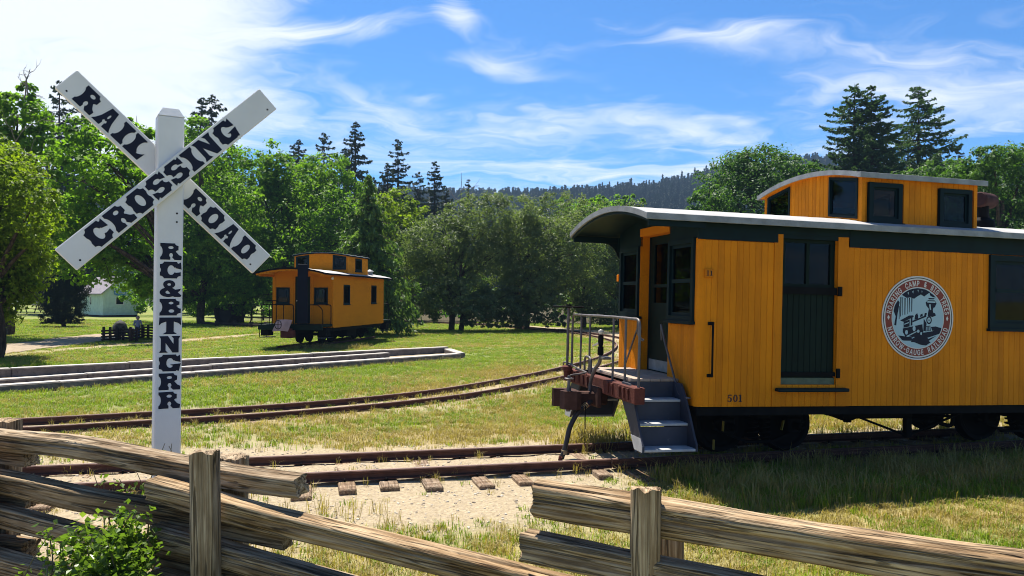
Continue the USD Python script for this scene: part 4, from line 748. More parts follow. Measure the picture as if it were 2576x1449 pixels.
def G(ch):
    """heavy flared western capitals in a box about 1 tall"""
    e, r, P = ell, rect, lambda *p: sg.Polygon(p)
    def bite(w): return e(-.05, .5, .16, .37)
    corner = lambda w, c: unary_union([e(x, y, .17, .15) for x, y in c])
    if ch == 'I': return r(0, 0, .60, 1).difference(unary_union([e(-.04, .5, .19, .37), e(.64, .5, .19, .37)])), .60
    if ch == 'L': return unary_union([r(0, 0, .58, 1).difference(unary_union([e(-.05, .5, .19, .37), e(.64, .62, .20, .34)])), P((.1, 0), (.86, 0), (.90, .46), (.80, .34), (.66, .24), (.40, .22), (.2, .3))]), .88
    if ch == 'T': return unary_union([P((0, 1), (.96, 1), (.98, .52), (.86, .66), (.68, .74), (.28, .74), (.10, .66), (-.02, .52)), r(.31, .1, .65, .9), P((.16, 0), (.80, 0), (.64, .14), (.32, .14))]), .96
    if ch in 'OGC':
        o = r(0, 0, .94, 1).difference(corner(0, [(0, 0), (.94, 0), (0, 1), (.94, 1)])).difference(e(-.10, .5, .14, .2)).difference(e(.5, .5, .165, .29, 14))
        if ch == 'O': return o.difference(e(1.04, .5, .14, .2)), .94
        o = o.difference(P((.52, .60), (.74, .68), (1.0, .60), (1.0, .40), (.74, .34), (.52, .40)))
        o = o.union(P((.70, .62), (.98, .54), (.94, .98), (.82, .88), (.70, .84)))
        if ch == 'G': o = unary_union([o, P((.50, .40), (1.0, .46), (.96, .34), (.90, .0), (.62, .1), (.66, .30))])
        return o, .96
    if ch == 'D': return r(0, 0, .92, 1).difference(corner(0, [(.92, 0), (.92, 1)])).difference(unary_union([e(-.06, .5, .17, .36), e(1.02, .5, .14, .2), e(.50, .5, .14, .28, 14)])), .92
    if ch == 'B': return unary_union([r(0, 0, .88, .56).difference(corner(0, [(.88, 0), (.90, .56)])), r(0, .48, .82, 1).difference(corner(0, [(.83, 1), (.84, .5)]))]).difference(unary_union([e(-.06, .5, .17, .36), e(.47, .75, .10, .075), e(.49, .27, .115, .10)])), .88
    if ch == 'R': return unary_union([r(0, 0, .50, 1), r(.3, .44, .84, 1).difference(corner(0, [(.85, 1), (.87, .44)])), P((.40, .5), (.72, .5), (.86, .30), (1.0, .22), (.98, 0), (.66, -.0), (.52, .2))]).difference(unary_union([e(-.06, .5, .17, .36), e(.49, .74, .12, .09), e(.50, .28, .085, .13), P((.47, .3), (.53, .3), (.56, 0), (.46, 0)), e(1.0, .46, .15, .10)])), .98
    if ch == 'A': return P((.0, 0), (.10, .16), (.20, .42), (.30, 1), (.66, 1), (.78, .42), (.88, .16), (.98, 0), (.56, 0), (.545, .2), (.60, .26), (.56, .36), (.49, .32), (.42, .36), (.38, .26), (.435, .2), (.42, 0)).difference(e(.49, .58, .045, .12)), .98
    if ch == 'N': return unary_union([P((0, 1), (.40, 1), (.66, .52), (.66, .86), (.56, 1), (.98, 1), (.90, .84), (.90, 0), (.62, 0), (.30, .58), (.30, .14), (.40, 0), (0, 0), (.08, .16), (.08, .84))]), .98
    if ch == 'S':
        o = r(0, 0, .90, 1).difference(corner(0, [(0, 0), (.90, 0), (0, 1), (.90, 1), (.0, .46), (.90, .54)]))
        return o.difference(unary_union([e(.50, .70, .17, .105), P((.5, .77), (1, .72), (1, .58), (.55, .62)), e(.40, .30, .17, .105), P((.4, .38), (-.1, .42), (-.1, .28), (.4, .23))])).union(P((.66, .70), (.90, .62), (.88, 1.0), (.76, .92), (.64, .84))).union(P((.24, .30), (0, .38), (.02, 0), (.14, .08), (.26, .16))), .90
    if ch == '&': return unary_union([e(.42, .76, .27, .25).difference(e(.42, .75, .085, .075)), e(.38, .28, .38, .29).difference(e(.38, .28, .12, .10)), P((.18, .62), (.46, .66), (.98, .1), (.94, -.0), (.64, .0)), P((.60, .42), (.96, .50), (.90, .36), (.72, .20), (.56, .30))]), .96
glyphs = {}
def glyph(ch):
    if ch not in glyphs: glyphs[ch] = G(ch)
    return glyphs[ch]
def sign_board(name, a, b, wd, y0, th, texts, label):
    a, b = A(a, float), A(b, float); t = (b - a) / np.linalg.norm(b - a); n = A([-t[1], t[0]]); Ln = np.linalg.norm(b - a)
    if n[1] < 0: n = -n
    fn = lambda p, q, d: (a[0] + t[0] * p + n[0] * q, y0 - d + 0 * p, a[1] + t[1] * p + n[1] * q)
    k = MB().mm(0, Ln, -wd / 2, wd / 2, 0, th, .006).get(); V = np.asarray(k.vertices)
    bd = part(sign, name, (np.stack(fn(V[:, 0], V[:, 1], V[:, 2]), 1), k.faces), M_white, label=label)
    for s0, s1, word, h in texts:
        tot = sum(glyph(c)[1] for c in word); gap = .10; sc = (s1 - s0) / (tot + gap * (len(word) - 1)); x = s0
        for c in word:
            p, w_ = glyph(c); p = sa.translate(sa.scale(p, sc, h, origin=(0, 0)), x, -h / 2)
            part(bd, 'letter', MB().prism(p, th + .0004, th + .0022, fn), M_ink); x += (w_ + gap) * sc
    for s in (.07, Ln - .07): part(bd, 'nail', MB().rev([(0, .003), (.007, .002), (.008, 0)], fn(s, -wd * .3, th), tuple(-A([0, 1, 0])), 8), M_iron)
    return bd
# front board rises to the right in front of the post, the rear board falls to the right behind it
sign_board('front_board', (-.7255, 2.2665), (.753, 3.6895), .213, -.002, .042, [(.215, 1.665, 'CROSSING', .172)], 'front board reading CROSSING')
sign_board('rear_board', (-.739, 3.6945), (.7655, 2.282), .222, .232, .040, [(.135, .775, 'RAIL', .168), (1.235, 1.945, 'ROAD', .168)], 'rear board reading RAIL ROAD')
zt = np.linspace(2.434, 1.088, 10)
for c, z0, z1 in zip('RC&BTNGRR', zt[:-1], zt[1:]):
    p, w_ = glyph(c); p = sa.translate(sa.scale(p, .158 / w_, (z0 - z1) - .016, origin=(0, 0)), -.072 + .001, z1 + .008)
    part(pc, 'letter', MB().prism(p, .0005, .0022, lambda a, b, d: (a, -d, b)), M_ink)
for z in (3.02, 2.95): part(pc, 'nail', MB().rev([(0, .003), (.007, .002), (.008, 0)], (.05, 0, z - .35), (0, -1, 0), 8), M_iron)

# ------------------------------------------------------------------ split-rail fence in the foreground
def split_rail(L, hw, hh, seed, seg=60, n=56, taper=(1, 1), crook=.02, groove=.012):
    """a hand-split rail along x: rounded box section with long cracks, crooked along its length, ragged ends"""
    r_ = np.random.default_rng(seed); x = np.linspace(0, L, seg); th = np.arange(n) * 2 * np.pi / n
    c, s = np.cos(th), np.sin(th); k = (np.abs(c) ** 6 + np.abs(s) ** 6) ** (-1 / 6); ph = r_.uniform(0, 6)
    X = np.repeat(x[:, None], n, 1); TH = np.repeat(th[None], seg, 0); tp = np.linspace(taper[0], taper[1], seg)[:, None]
    wob = 1 + .26 * (meshkit.fbm(np.stack([X * 1.7, np.cos(TH) * 1.1, np.sin(TH) * 1.1 + seed], -1), 3, seed) - .5)
    gr = meshkit.fbm(np.stack([X * .9, np.cos(TH) * 9, np.sin(TH) * 9 + seed * 3], -1), 3, seed + 1)
    cr = np.clip((.43 - gr) * 9, 0, 1)
    Y = (k * c * hw)[None] * tp * wob; Z = (k * s * hh)[None] * tp * wob; rr = np.hypot(Y, Z) + 1e-9
    f = 1 - groove * cr / rr - .5 * groove * (gr - .5) / rr; Y, Z = Y * f, Z * f
    Y += crook * (meshkit.fbm(np.stack([X * .8, 0 * X + seed, 0 * X], -1), 2, 3) - .5) * 2; Z += crook * (meshkit.fbm(np.stack([X * .8, 0 * X + seed, 0 * X + 9], -1), 2, 4) - .5) * 2
    X = X + np.where(np.arange(seg)[:, None] == 0, -1, np.where(np.arange(seg)[:, None] == seg - 1, 1, 0)) * .03 * (meshkit.noise(np.stack([Y * 30, Z * 30, 0 * Y + seed], -1)) - .3)
    v = np.stack([X, Y, Z], -1).reshape(-1, 3); i, j = np.meshgrid(np.arange(seg - 1), np.arange(n), indexing='ij')
    q = np.stack([i * n + j, i * n + (j + 1) % n, (i + 1) * n + (j + 1) % n, (i + 1) * n + j], -1).reshape(-1, 4)
    m = MB().add(v, q)
    for e in (0, (seg - 1) * n):
        ring = v[e:e + n]; cpt = ring.mean(0) + [(-.006 if e == 0 else .006), 0, 0]; inner = cpt + (ring - cpt) * .55
        vv = np.vstack([ring, inner, cpt[None]]); ff = [[a, (a + 1) % n, n + (a + 1) % n] for a in range(n)] + [[a, n + (a + 1) % n, n + a] for a in range(n)] + [[n + a, n + (a + 1) % n, 2 * n] for a in range(n)]
        m.add(vv, ff)
    return m
fence = thing('split_rail_fence', 'weathered grey-brown split rail fence of stacked rails between paired posts in the foreground', 'fence', M=place((0, 0, 0)))
def rail_between(p, q, hw, hh, seed, roll=0.0, **k):
    p, q = A(p, float), A(q, float); t = (q - p) / np.linalg.norm(q - p); y = np.cross([0, 0, 1.0], t); y /= np.linalg.norm(y); z = np.cross(t, y)
    y2 = y * cos(roll) + z * sin(roll); z2 = np.cross(t, y2)
    part(fence, 'rail', split_rail(np.linalg.norm(q - p), hw, hh, seed, **k), M_fence, 50, M=frame(p, t, y2, z2))
def fence_post(x, y, ztop, hw, hd, seed, rz=0, lean=(0, 0)):
    L_ = ztop + .25; t = A([lean[0], lean[1], 1.0]); t /= np.linalg.norm(t); yv = A([-sin(rz), cos(rz), 0]); xv = np.cross(yv, t); xv /= np.linalg.norm(xv); yv = np.cross(t, xv)
    m = split_rail(L_, hd, hw, seed, seg=40, crook=.008, groove=.010)
    part(fence, 'post', m, M_fence, 50, M=frame(A([x, y, ztop]) - t * L_, t, yv, -xv))
pL, pLb, pR, pRb = at(515, 1139, 4.0), at(588, 1150, 4.42), at(1621, 1229, 3.5), at(1684, 1242, 3.85)
fence_post(pL[0], pL[1], pL[2], .066, .062, 11, .1, (-.012, -.02)); fence_post(pLb[0] , pLb[1], pLb[2], .088, .07, 12, .05)
fence_post(pR[0], pR[1], pR[2], .066, .06, 13, -.1, (.0, -.01)); fence_post(pRb[0], pRb[1], pRb[2] - .12, .065, .06, 14, .1)
pKb = at(30, 1060, 4.95); fence_post(pKb[0] - .05, pKb[1], pKb[2], .085, .07, 15)
pK = at(-52, 1040, 4.55); fence_post(pK[0], pK[1], pK[2], .07, .065, 16)
R_ = rail_between
# left panel rails (run from off frame to past the left post)
R_(at(-190, 1080, 5.0), at(760, 1210, 4.16), .060, .058, 21, .2, crook=.035, groove=.016)
R_(at(-190, 1173, 4.85), at(722, 1352, 4.17), .062, .064, 22, .05)
R_(at(-190, 1250, 4.8), at(700, 1462, 4.18), .062, .060, 23, -.1)
R_(at(-190, 1372, 4.75), at(600, 1560, 4.15), .06, .062, 24, .1)
# rails of the panel beyond, their cut ends showing at the left
R_(at(-420, 1090, 5.5), at(80, 1152, 4.78), .058, .050, 25, .05, crook=.01)
R_(at(-420, 1186, 5.5), at(80, 1253, 4.74), .058, .052, 26, .0, crook=.01)
R_(at(-420, 1326, 5.4), at(76, 1379, 4.70), .058, .052, 27, .0, crook=.01)
# middle panel, sagging to the right
R_(at(384, 1229, 4.28), at(1640, 1535, 3.62), .060, .062, 31, .15, crook=.02, groove=.018)
R_(at(392, 1350, 4.24), at(1560, 1650, 3.60), .062, .062, 32, .05, groove=.016)
R_(at(392, 1455, 4.2), at(1500, 1740, 3.58), .06, .06, 33, .0)
# right panel
R_(at(1349, 1254, 3.74), at(2760, 1470, 3.02), .075, .080, 41, .1, crook=.02, groove=.022)
R_(at(1322, 1368, 3.70), at(2700, 1640, 3.0), .070, .066, 42, -.05)
R_(at(1340, 1500, 3.7), at(2650, 1760, 3.0), .07, .066, 43, .05)

# ------------------------------------------------------------------ leafy shrub and sprigs at the left of the fence
def leaf_cards(pos, nrm, size, rng, aspect=.5, fold=.12, axis=None):
    n = len(pos); nrm = nrm / (np.linalg.norm(nrm, axis=1, keepdims=True) + 1e-9)
    t = rng.normal(size=(n, 3)) if axis is None else axis + .25 * rng.normal(size=(n, 3))
    t -= nrm * (t * nrm).sum(1, keepdims=True); t /= np.linalg.norm(t, axis=1, keepdims=True) + 1e-9; b = np.cross(nrm, t)
    s = np.broadcast_to(np.asarray(size, float), (n,))[:, None]
    v = np.stack([pos - t * s * .5, pos + b * s * aspect * .5 + nrm * s * fold, pos + t * s * .5, pos - b * s * aspect * .5 + nrm * s * fold], 1).reshape(-1, 3)
    k = np.arange(n)[:, None] * 4
    return v, np.vstack([k + [0, 1, 2], k + [0, 2, 3]])
rng = np.random.default_rng(77)
def shrub(name, label, base, tips, leaf_n, leaf_s, spread, seed):
    r_ = np.random.default_rng(seed); s = thing(name, label, 'shrub', M=place(base)); st = MB(); P, N_ = [], []
    for tip in tips:
        q = A(tip) - A(base); k = np.linspace(0, 1, 14)[:, None]; bow = r_.normal(size=3) * .08; bow[2] = abs(bow[2])
        pts = q * k + np.sin(k * np.pi) * bow; st.tube(pts, np.linspace(.007, .002, 14), 5)
        for _ in range(leaf_n):
            u = r_.uniform(.35, 1.02); c = q * u + np.sin(u * np.pi) * bow; P.append(c + r_.normal(size=3) * spread * (1.2 - .5 * u)); N_.append(A([-.3, .4, .9]) + r_.normal(size=3) * .8)
    part(s, 'stems', st, M_canegreen, True)
    part(s, 'foliage', leaf_cards(A(P), A(N_), r_.uniform(.6, 1.25, len(P)) * leaf_s, r_, .72, .10), M_shrub)
base = at(300, 1700, 4.05); base[2] = 0
tips = [at(x, y, d) for x, y, d in [(190, 1400, 3.95), (250, 1335, 4.0), (300, 1330, 4.05), (340, 1330, 4.1), (372, 1340, 4.1), (220, 1380, 3.9), (280, 1380, 3.9), (330, 1390, 3.9), (365, 1400, 3.95), (200, 1430, 3.85), (250, 1430, 3.85), (300, 1440, 3.85), (350, 1440, 3.85), (160, 1455, 3.8), (380, 1380, 4.05), (210, 1330, 4.1), (305, 1290, 4.1), (355, 1300, 4.1), (260, 1300, 4.1), (235, 1465, 3.8), (310, 1480, 3.8), (370, 1475, 3.85), (180, 1350, 4.0), (268, 1355, 3.85)]]
shrub('bush', 'leafy green bush growing through the fence rails left of the front left post', base, tips, 160, .042, .048, 5)
b2 = at(60, 1700, 3.95); b2[2] = 0
shrub('bush', 'small green sprig poking out before the fence at the far left', b2, [at(x, y, 3.95) for x, y in [(90, 1345), (115, 1330), (120, 1365), (150, 1370), (135, 1330), (95, 1445), (175, 1405)]], 26, .036, .028, 6)
b3 = at(330, 1420, 4.9); b3[2] = 0
shrub('bush', 'thin leafy sprigs between the two upper rails beside the white sign post', b3, [at(x, y, 4.75) for x, y in [(235, 1190), (262, 1196), (300, 1205), (330, 1215), (345, 1190), (370, 1215), (415, 1115), (425, 1122), (432, 1116), (465, 1205), (470, 1198), (290, 1215)]], 14, .040, .025, 7)

# ------------------------------------------------------------------ the far caboose
th2 = math.atan2(.988, .158)
DU2 = A([cos(th2), sin(th2), 0]); DV2 = A([-sin(th2), cos(th2), 0])
BASE = A([0, 1.26, -0.80])
class Car2(Car):
    def __init__(s, name, label, cat, O, Du, Dv):
        s.M = frame(A(O) + 1.26 * Dv - 0.80 * A([0, 0, 1.0]), Du, Dv, A([0, 0, 1.0])); s.p = thing(name, label, cat, M=s.M)
M_orange2 = paint('smooth_orange_paint', (0.50, 0.158, 0.002), 0.6, 0.06, 1.2, 0.05, 0.1)
M_navy = paint('navy_black_paint', (0.005, 0.006, 0.013), 0.6, 0.2, 3.0, 0, 0.08)
M_pink = paint('faded_rust_plate', (0.42, 0.24, 0.20), 0.6, 0.2, 3.0, 0.1, 0.4, dirt=(0.25, 0.11, 0.07))
fc = Car2('caboose', 'smaller orange caboose seen end-on across the lawn before the trees', 'caboose', (-6.9656, 30., .80), DU2, DV2)
L2, W2 = 6.08, 2.52
r2 = arch(1.26, 1.46, 2.10, 2.31); r2b = lambda v: r2(v) - .05
fw = [(1.07, 1.77, .91, 1.70), (4.37, 5.06, .93, 1.73)]
for pl, nm in ((P_side(), 0), (lambda a, b, d: (a, W2 + d, b), 1)):
    p = rect(0, 0, L2, 2.07)
    for o in fw: p = p.difference(rect(o[0], o[2], o[1], o[3]))
    fc.part('side_wall', MB().prism(p, -.05, 0, pl), M_orange2)
    for o in fw: window(fc, pl, *o, border=.035, sash=.03, out=.012, back=-.04)
    fc.part('belt_moulding', MB().prism(rect(0, 1.955, L2, 1.99), .0005, .02, pl), M_orange2)
p = arch_poly(.051, W2 - .051, r2b, lambda v: 0 * v)
we = [(.22, .78, .93, 1.57), (1.80, 2.36, .93, 1.57)]
pe = p.difference(rect(.95, .16, 1.58, 2.0))
for o in we: pe = pe.difference(rect(o[0], o[2], o[1], o[3]))
fc.part('end_wall', MB().prism(pe, -.05, -.001, P_end()), M_orange2)
for o in we: window(fc, P_end(), *o, border=.04, sash=.03, out=.02, back=-.045)
for a, b in ((.10, .13), (.83, .87), (1.66, 1.70), (2.39, 2.42)): fc.part('panel_batten', MB().prism(rect(a, .17, b, 2.05), 0, .012, P_end()), M_orange2)
d2 = fc.part('end_door', MB().prism(rect(.95, .16, 1.58, 2.0).difference(rect(1.06, 1.30, 1.47, 1.88)), -.06, -.02, P_end()), M_door)
fc.part('pane', MB().prism(rect(1.055, 1.295, 1.475, 1.885), -.045, -.042, P_end()), M_glass, parent=d2)
fc.part('knob', MB().rev([(0, .05), (.03, .04), (.02, 0)], (-.02, 1.50, 1.05) if False else (.02, 1.50, 1.05), (-1, 0, 0), 10), M_brass, True, d2)
fc.part('end_wall', MB().prism(p, 0, .05, lambda a, b, d: (L2 - .05 + d, a, b)), M_orange2)
fc.part('interior', MB().mm(.06, L2 - .06, .06, W2 - .06, .0, .03), M_dark)
x0, x1 = -1.20, 6.75
fc.part('roof', MB().prism(arch_poly(-.20, W2 + .20, r2, lambda v: r2(v) - .02), x0, x1, P_long), M_roof)
fc.part('roof_lining', MB().prism(arch_poly(-.18, W2 + .18, lambda v: r2(v) - .021, r2b), x0 + .02, x1 - .02, P_long), M_orange2)
for a, b in ((x0 - .014, x0 - .001), (x1 + .001, x1 + .014)): fc.part('roof_end_edge', MB().prism(arch_poly(-.2, W2 + .2, lambda v: r2(v) + .003, lambda v: r2(v) - .065), a, b, P_long), M_iron, 30)
for a, b in ((-.216, -.2005), (W2 + .2005, W2 + .216)): fc.part('eave_edge', MB().mm(x0 - .014, x1 + .014, a, b, float(r2(-.2)) - .065, float(r2(-.2)) + .004), M_iron)
for v0, v1 in ((-.0, .04), (W2 - .04, W2)): fc.part('canopy_side', MB().mm(x0 + .03, -.01, v0, v1, 1.98, 2.075, .005), M_orange2)
fc.part('canopy_rim', MB().prism(arch_poly(-.10, W2 + .10, r2b, lambda v: r2b(v) - .07), x0 + .03, x0 + .06, P_long), M_orange2, 30)
c0, c1, cv0, cv1 = 1.74, 4.18, .10, 2.42
ct2 = arch(1.26, 1.22, 2.93, 3.05); ct2b = lambda v: ct2(v) - .05
wz = [(.16, .74), (1.78, 2.36)]
for uu, s in ((c0, 1), (c1, -1)):
    pl = (lambda a, b, d, uu=uu, s=s: (uu - s * d, a, b)); wl = arch_poly(cv0, cv1, ct2b, lambda v: r2(v) - .03)
    ws = [sg.Polygon([(a, 2.33), (b, 2.33), (b, float(ct2b(b)) - .03), (a, float(ct2b(a)) - .03)]) for a, b in wz]; q = wl
    for w_ in ws: q = q.difference(w_)
    fc.part('cupola_end_wall', MB().prism(q, -.05, 0, pl), M_orange2)
    for w_ in ws: window(fc, pl, 0, 0, 0, 0, border=.06, sash=.03, poly=w_, out=.015)
for vv, s in ((cv0, 1), (cv1, -1)):
    pl = (lambda a, b, d, vv=vv, s=s: (a, vv - s * d, b)); tt = float(ct2b(cv0)); q = rect(c0 + .051, 2.16, c1 - .051, tt).difference(rect(2.62, 2.30, 3.40, tt - .05))
    fc.part('cupola_side_wall', MB().prism(q, -.05, -.001, pl), M_orange_old)
    window(fc, pl, 2.62, 3.40, 2.30, tt - .05, border=.07, sash=.03, out=.015)
fc.part('cupola_roof', MB().prism(arch_poly(cv0 - .06, cv1 + .06, ct2, lambda v: ct2(v) - .05), c0 - .08, c1 + .08, P_long), M_green)
fc.part('cupola_roof_skin', MB().prism(arch_poly(cv0 - .07, cv1 + .07, lambda v: ct2(v) + .012, lambda v: ct2(v) + .001), c0 - .09, c1 + .09, P_long), M_roofedge)
gr = fc.part('roof_grab_rail', MB().tube([(c0 + .1, v, float(ct2(v)) + .07) for v in np.linspace(cv0 + .02, cv1 - .02, 12)], .012, 6).tube([(u, cv0 + .05, float(ct2(.15)) + .07) for u in np.linspace(c0 + .1, c1 - .1, 4)], .012, 6), M_iron, True)
for v in (.12, .8, 1.7, 2.4): fc.part('stanchion', MB().tube([(c0 + .1, v, float(ct2(v)) - .01), (c0 + .1, v, float(ct2(v)) + .07)], .010, 5), M_iron, parent=gr)
for u in (2.6, 3.4, 4.05): fc.part('stanchion', MB().tube([(u, cv0 + .05, float(ct2(.15)) - .01), (u, cv0 + .05, float(ct2(.15)) + .07)], .010, 5), M_iron, parent=gr)
fc.part('roof_vent', MB().rev([(.13, 2.10), (.13, 2.36), (.2, 2.37), (.03, 2.46), (0, 2.46)], (5.0, .30, 0), n=14), M_roofedge, 30)
fc.part('flood_lamp', MB().rev([(0, -.08), (.035, -.08), (.05, .06), (0, .06)], (-.12, -.02, 1.94), (-.8, -.2, -.4), 10).bar((-.02, .02, 1.97), (-.12, -.02, 1.95), .03, .03), M_cream)
fc.part('tall_dark_post', MB().mm(-1.32, -1.205, .50, .88, .20, 2.43, .01), M_navy)
fc.part('platform', MB().mm(-.99, .0, .02, W2 - .02, .06, .15, .01), M_door); fc.part('end_beam', MB().mm(-1.14, -.995, -.02, W2 + .02, -.06, .155, .015), M_door)
fc.part('coupler', MB().mm(-1.45, -1.14, 1.12, 1.40, -.28, .02, .02).mm(-1.44, -1.15, 1.0, 1.5, -.34, -.05, .03), M_rustred)
th = np.linspace(-.6, .5, 8); pr = [(1.03 + .0 * t, 0) for t in th]
pp = MB(); gu, gv_ = np.meshgrid(np.linspace(0, 1, 8), np.linspace(0, 1, 5), indexing='ij')
pvv = np.stack([-1.42 - .16 * gv_ + .05 * np.sin(gu * pi), 1.02 + .62 * gu + .10 * gv_, .33 - .42 * gv_ + .02 * np.sin(gu * pi)], -1).reshape(-1, 3); k = np.arange(40).reshape(8, 5)
pq = np.stack([k[:-1, :-1], k[1:, :-1], k[1:, 1:], k[:-1, 1:]], -1).reshape(-1, 4)
fc.part('curved_plate', MB().add(pvv, pq).add(pvv + [.012, 0, -.006], pq), M_pink, True)
th = np.linspace(0, 2 * pi, 21); fc.part('uncoupling_wheel', MB().tube(np.stack([-1.66 + 0 * th, 1.47 + .13 * np.cos(th), .16 + .16 * np.sin(th)], 1), .014, 5, False).bar((-1.66, 1.34, .16), (-1.66, 1.60, .16), .02, .02).bar((-1.66, 1.47, 0), (-1.66, 1.47, .32), .02, .02, (0, 1, 0)), M_iron, True)
er_ = tube_part(fc, 'end_railing', [(-1.05, 1.15, .15), (-1.05, 1.15, .90), (-1.05, 2.45, .90), (-1.05, 2.45, .15)], .018, M_iron, 6)
for v in (1.55, 1.83, 2.12): fc.part('post', MB().tube([(-1.05, v, .15), (-1.05, v, .90)], .016, 6), M_iron, True, er_)
tube_part(fc, 'gate_loop', [(-.40, .82, .16), (-.40, .82, .90), (-.40, .45, .89), (-.40, .26, .70), (-.40, .25, .16)], .018, M_iron, 6); tube_part(fc, 'gate_loop', [(-.36, .16, .90), (-.36, -.06, .90), (-.36, -.06, .14)], .018, M_iron, 6)
tube_part(fc, 'side_rail', [(-.9, W2, .90), (-.95, W2 + .35, .80), (-1.0, W2 + .40, .2)], .018, M_iron, 6)
bs = fc.part('brake_staff', MB().tube([(-1.10, 1.98, .1), (-1.10, 1.98, 1.06)], .02, 6), M_iron, True); th = np.linspace(0, 2 * pi, 21); fc.part('hand_wheel', MB().tube(np.stack([-1.10 + .22 * np.cos(th), 1.98 + .22 * np.sin(th), 1.05 + 0 * th], 1), .018, 5, False).bar((-1.3, 1.98, 1.05), (-.9, 1.98, 1.05), .02, .015), M_iron, True, bs)
for va, vb in ((W2 - .28, W2 + .12), (-.1, .28)):
    for ua_, ub_ in ((-.80, -.25), (L2 + .25, L2 + .8)):
        st = fc.part('steps', MB().mm(ua_ + .05, ub_ - .05, va + .08, vb - .02, -.30, .0, .01), M_iron)
        fc.part('hanger', MB().tube([(ua_, (va if va < 1 else vb), .05), (ua_, (va if va < 1 else vb), -.36), (ub_, (va if va < 1 else vb), -.36), (ub_, (va if va < 1 else vb), .05)], .016, 6), M_iron, True, st); fc.part('tread', MB().mm(ua_ - .02, ub_ + .02, va, vb, -.37, -.345, .004), M_pipe, parent=st)
fc.part('platform', MB().mm(L2, L2 + .95, .02, W2 - .02, .06, .15, .01), M_door); fc.part('end_beam', MB().mm(L2 + .955, L2 + 1.05, -.02, W2 + .02, -.06, .155, .015), M_door)
tube_part(fc, 'end_railing', [(L2 + .95, .06, .15), (L2 + .95, .06, .88), (L2 + .95, 1.0, .90), (L2 + .95, 1.0, .15)], .018, M_iron, 6); tube_part(fc, 'corner_rail', [(L2 + .02, .0, 1.0), (L2 + .5, -.02, .98), (L2 + .9, -.02, .60), (L2 + .9, -.02, .15)], .016, M_iron, 6)
fc.part('underframe', MB().mm(.0, L2, .1, .3, -.14, -.003).mm(.0, L2, W2 - .3, W2 - .1, -.14, -.003).mm(-.9, L2 + .9, 1.1, 1.42, -.20, -.003), M_iron)
fc.part('equipment_box', MB().mm(2.4, 3.5, .35, .9, -.45, -.08, .02), M_iron)
_B = BASE
for uc in (1.25, 4.85): truck(fc, uc, .02, 1.26)
# the stub of rail it stands on
fr = thing('rail_stub', 'short length of rusted track under the far caboose', 'railway track', M=fc.M)
for s in (-.47, .47): fc_r = part(fr, 'rail', MB().mm(-1.2, 7.2, s - .03, s + .03, .03, .128, .01), M_rust)
for k in range(14): part(fr, 'tie', MB().mm(-1.1 + k * .62, -.92 + k * .62, -.85, .85, -.08, .026, .01), M_tie)

# ------------------------------------------------------------------ shack, log, boulder, small fence, table at the back left
P = ground_at
c = at(259, 793, 72.0); cz = float(c[2]); ca = math.radians(50)
sh = thing('shack', 'pale green board shack with grey gable roof and two small signs, behind the juniper', 'shack', M=place((c[0], c[1], cz), ca))
WF, LS, HW, HA = 3.2, 5.2, 2.2, 3.6
gab = sg.Polygon([(0, 0), (WF, 0), (WF, HW), (WF / 2, HA), (0, HW)])
wf = part(sh, 'front_wall', MB().prism(gab.difference(rect(1.15, 1.02, 1.85, 1.72)), 0, .06, lambda a, b, d: (a, d, b)), M_shack)
for i in range(15): x = .1 + i * .2; part(wf, 'batten', MB().mm(x - .02, x + .02, -.018, -.001, .02, min(HW + (x if x < WF / 2 else WF - x) * (HA - HW) / (WF / 2) - .1, 1.0 if 1.1 < x < 1.9 else 9)), M_shack)
sl = part(sh, 'side_wall', MB().mm(.001, .06, .061, LS, 0, HW).mm(WF - .06, WF - .001, .061, LS, 0, HW), M_shack)
for i in range(22): y = .15 + i * .2; part(sl, 'batten', MB().mm(-.018, .0, y - .02, y + .02, .02, HW - .05), M_shack)
part(sh, 'back_wall', MB().prism(gab, LS - .06, LS - .001, lambda a, b, d: (a, d, b)), M_shack)
for s in (0, 1):
    k = A([(-.3, -.25, HW - .26), (WF / 2, -.25, HA + .0), (WF / 2, LS + .25, HA), (-.3, LS + .25, HW - .26)]);
    if s: k[:, 0] = WF - k[:, 0]
    t = trimesh.Trimesh(np.vstack([k, k + [0, 0, .08]]), [[0, 1, 2]], process=False).convex_hull; part(sh, 'roof', (t.vertices, t.faces), M_shackroof)
f = part(sh, 'window', MB().prism(rect(1.10, .97, 1.90, 1.77).difference(rect(1.17, 1.04, 1.83, 1.70)), -.03, .03, lambda a, b, d: (a, d, b)), M_cream); part(f, 'pane', MB().prism(rect(1.16, 1.03, 1.84, 1.71), .010, .014, lambda a, b, d: (a, d, b)), M_glass)
f = part(sh, 'window', MB().prism(rect(2.7, .95, 3.05, 1.75).difference(rect(2.76, 1.01, 2.99, 1.69)), .0, .03, lambda a, b, d: (-d, a, b)), M_cream); part(f, 'pane', MB().prism(rect(2.75, 1.0, 3.0, 1.7), .001, .004, lambda a, b, d: (-d, a, b)), M_dark)
part(sh, 'base_skirt', MB().mm(.03, WF - .03, .03, LS - .03, -.35, -.001), M_darklog)
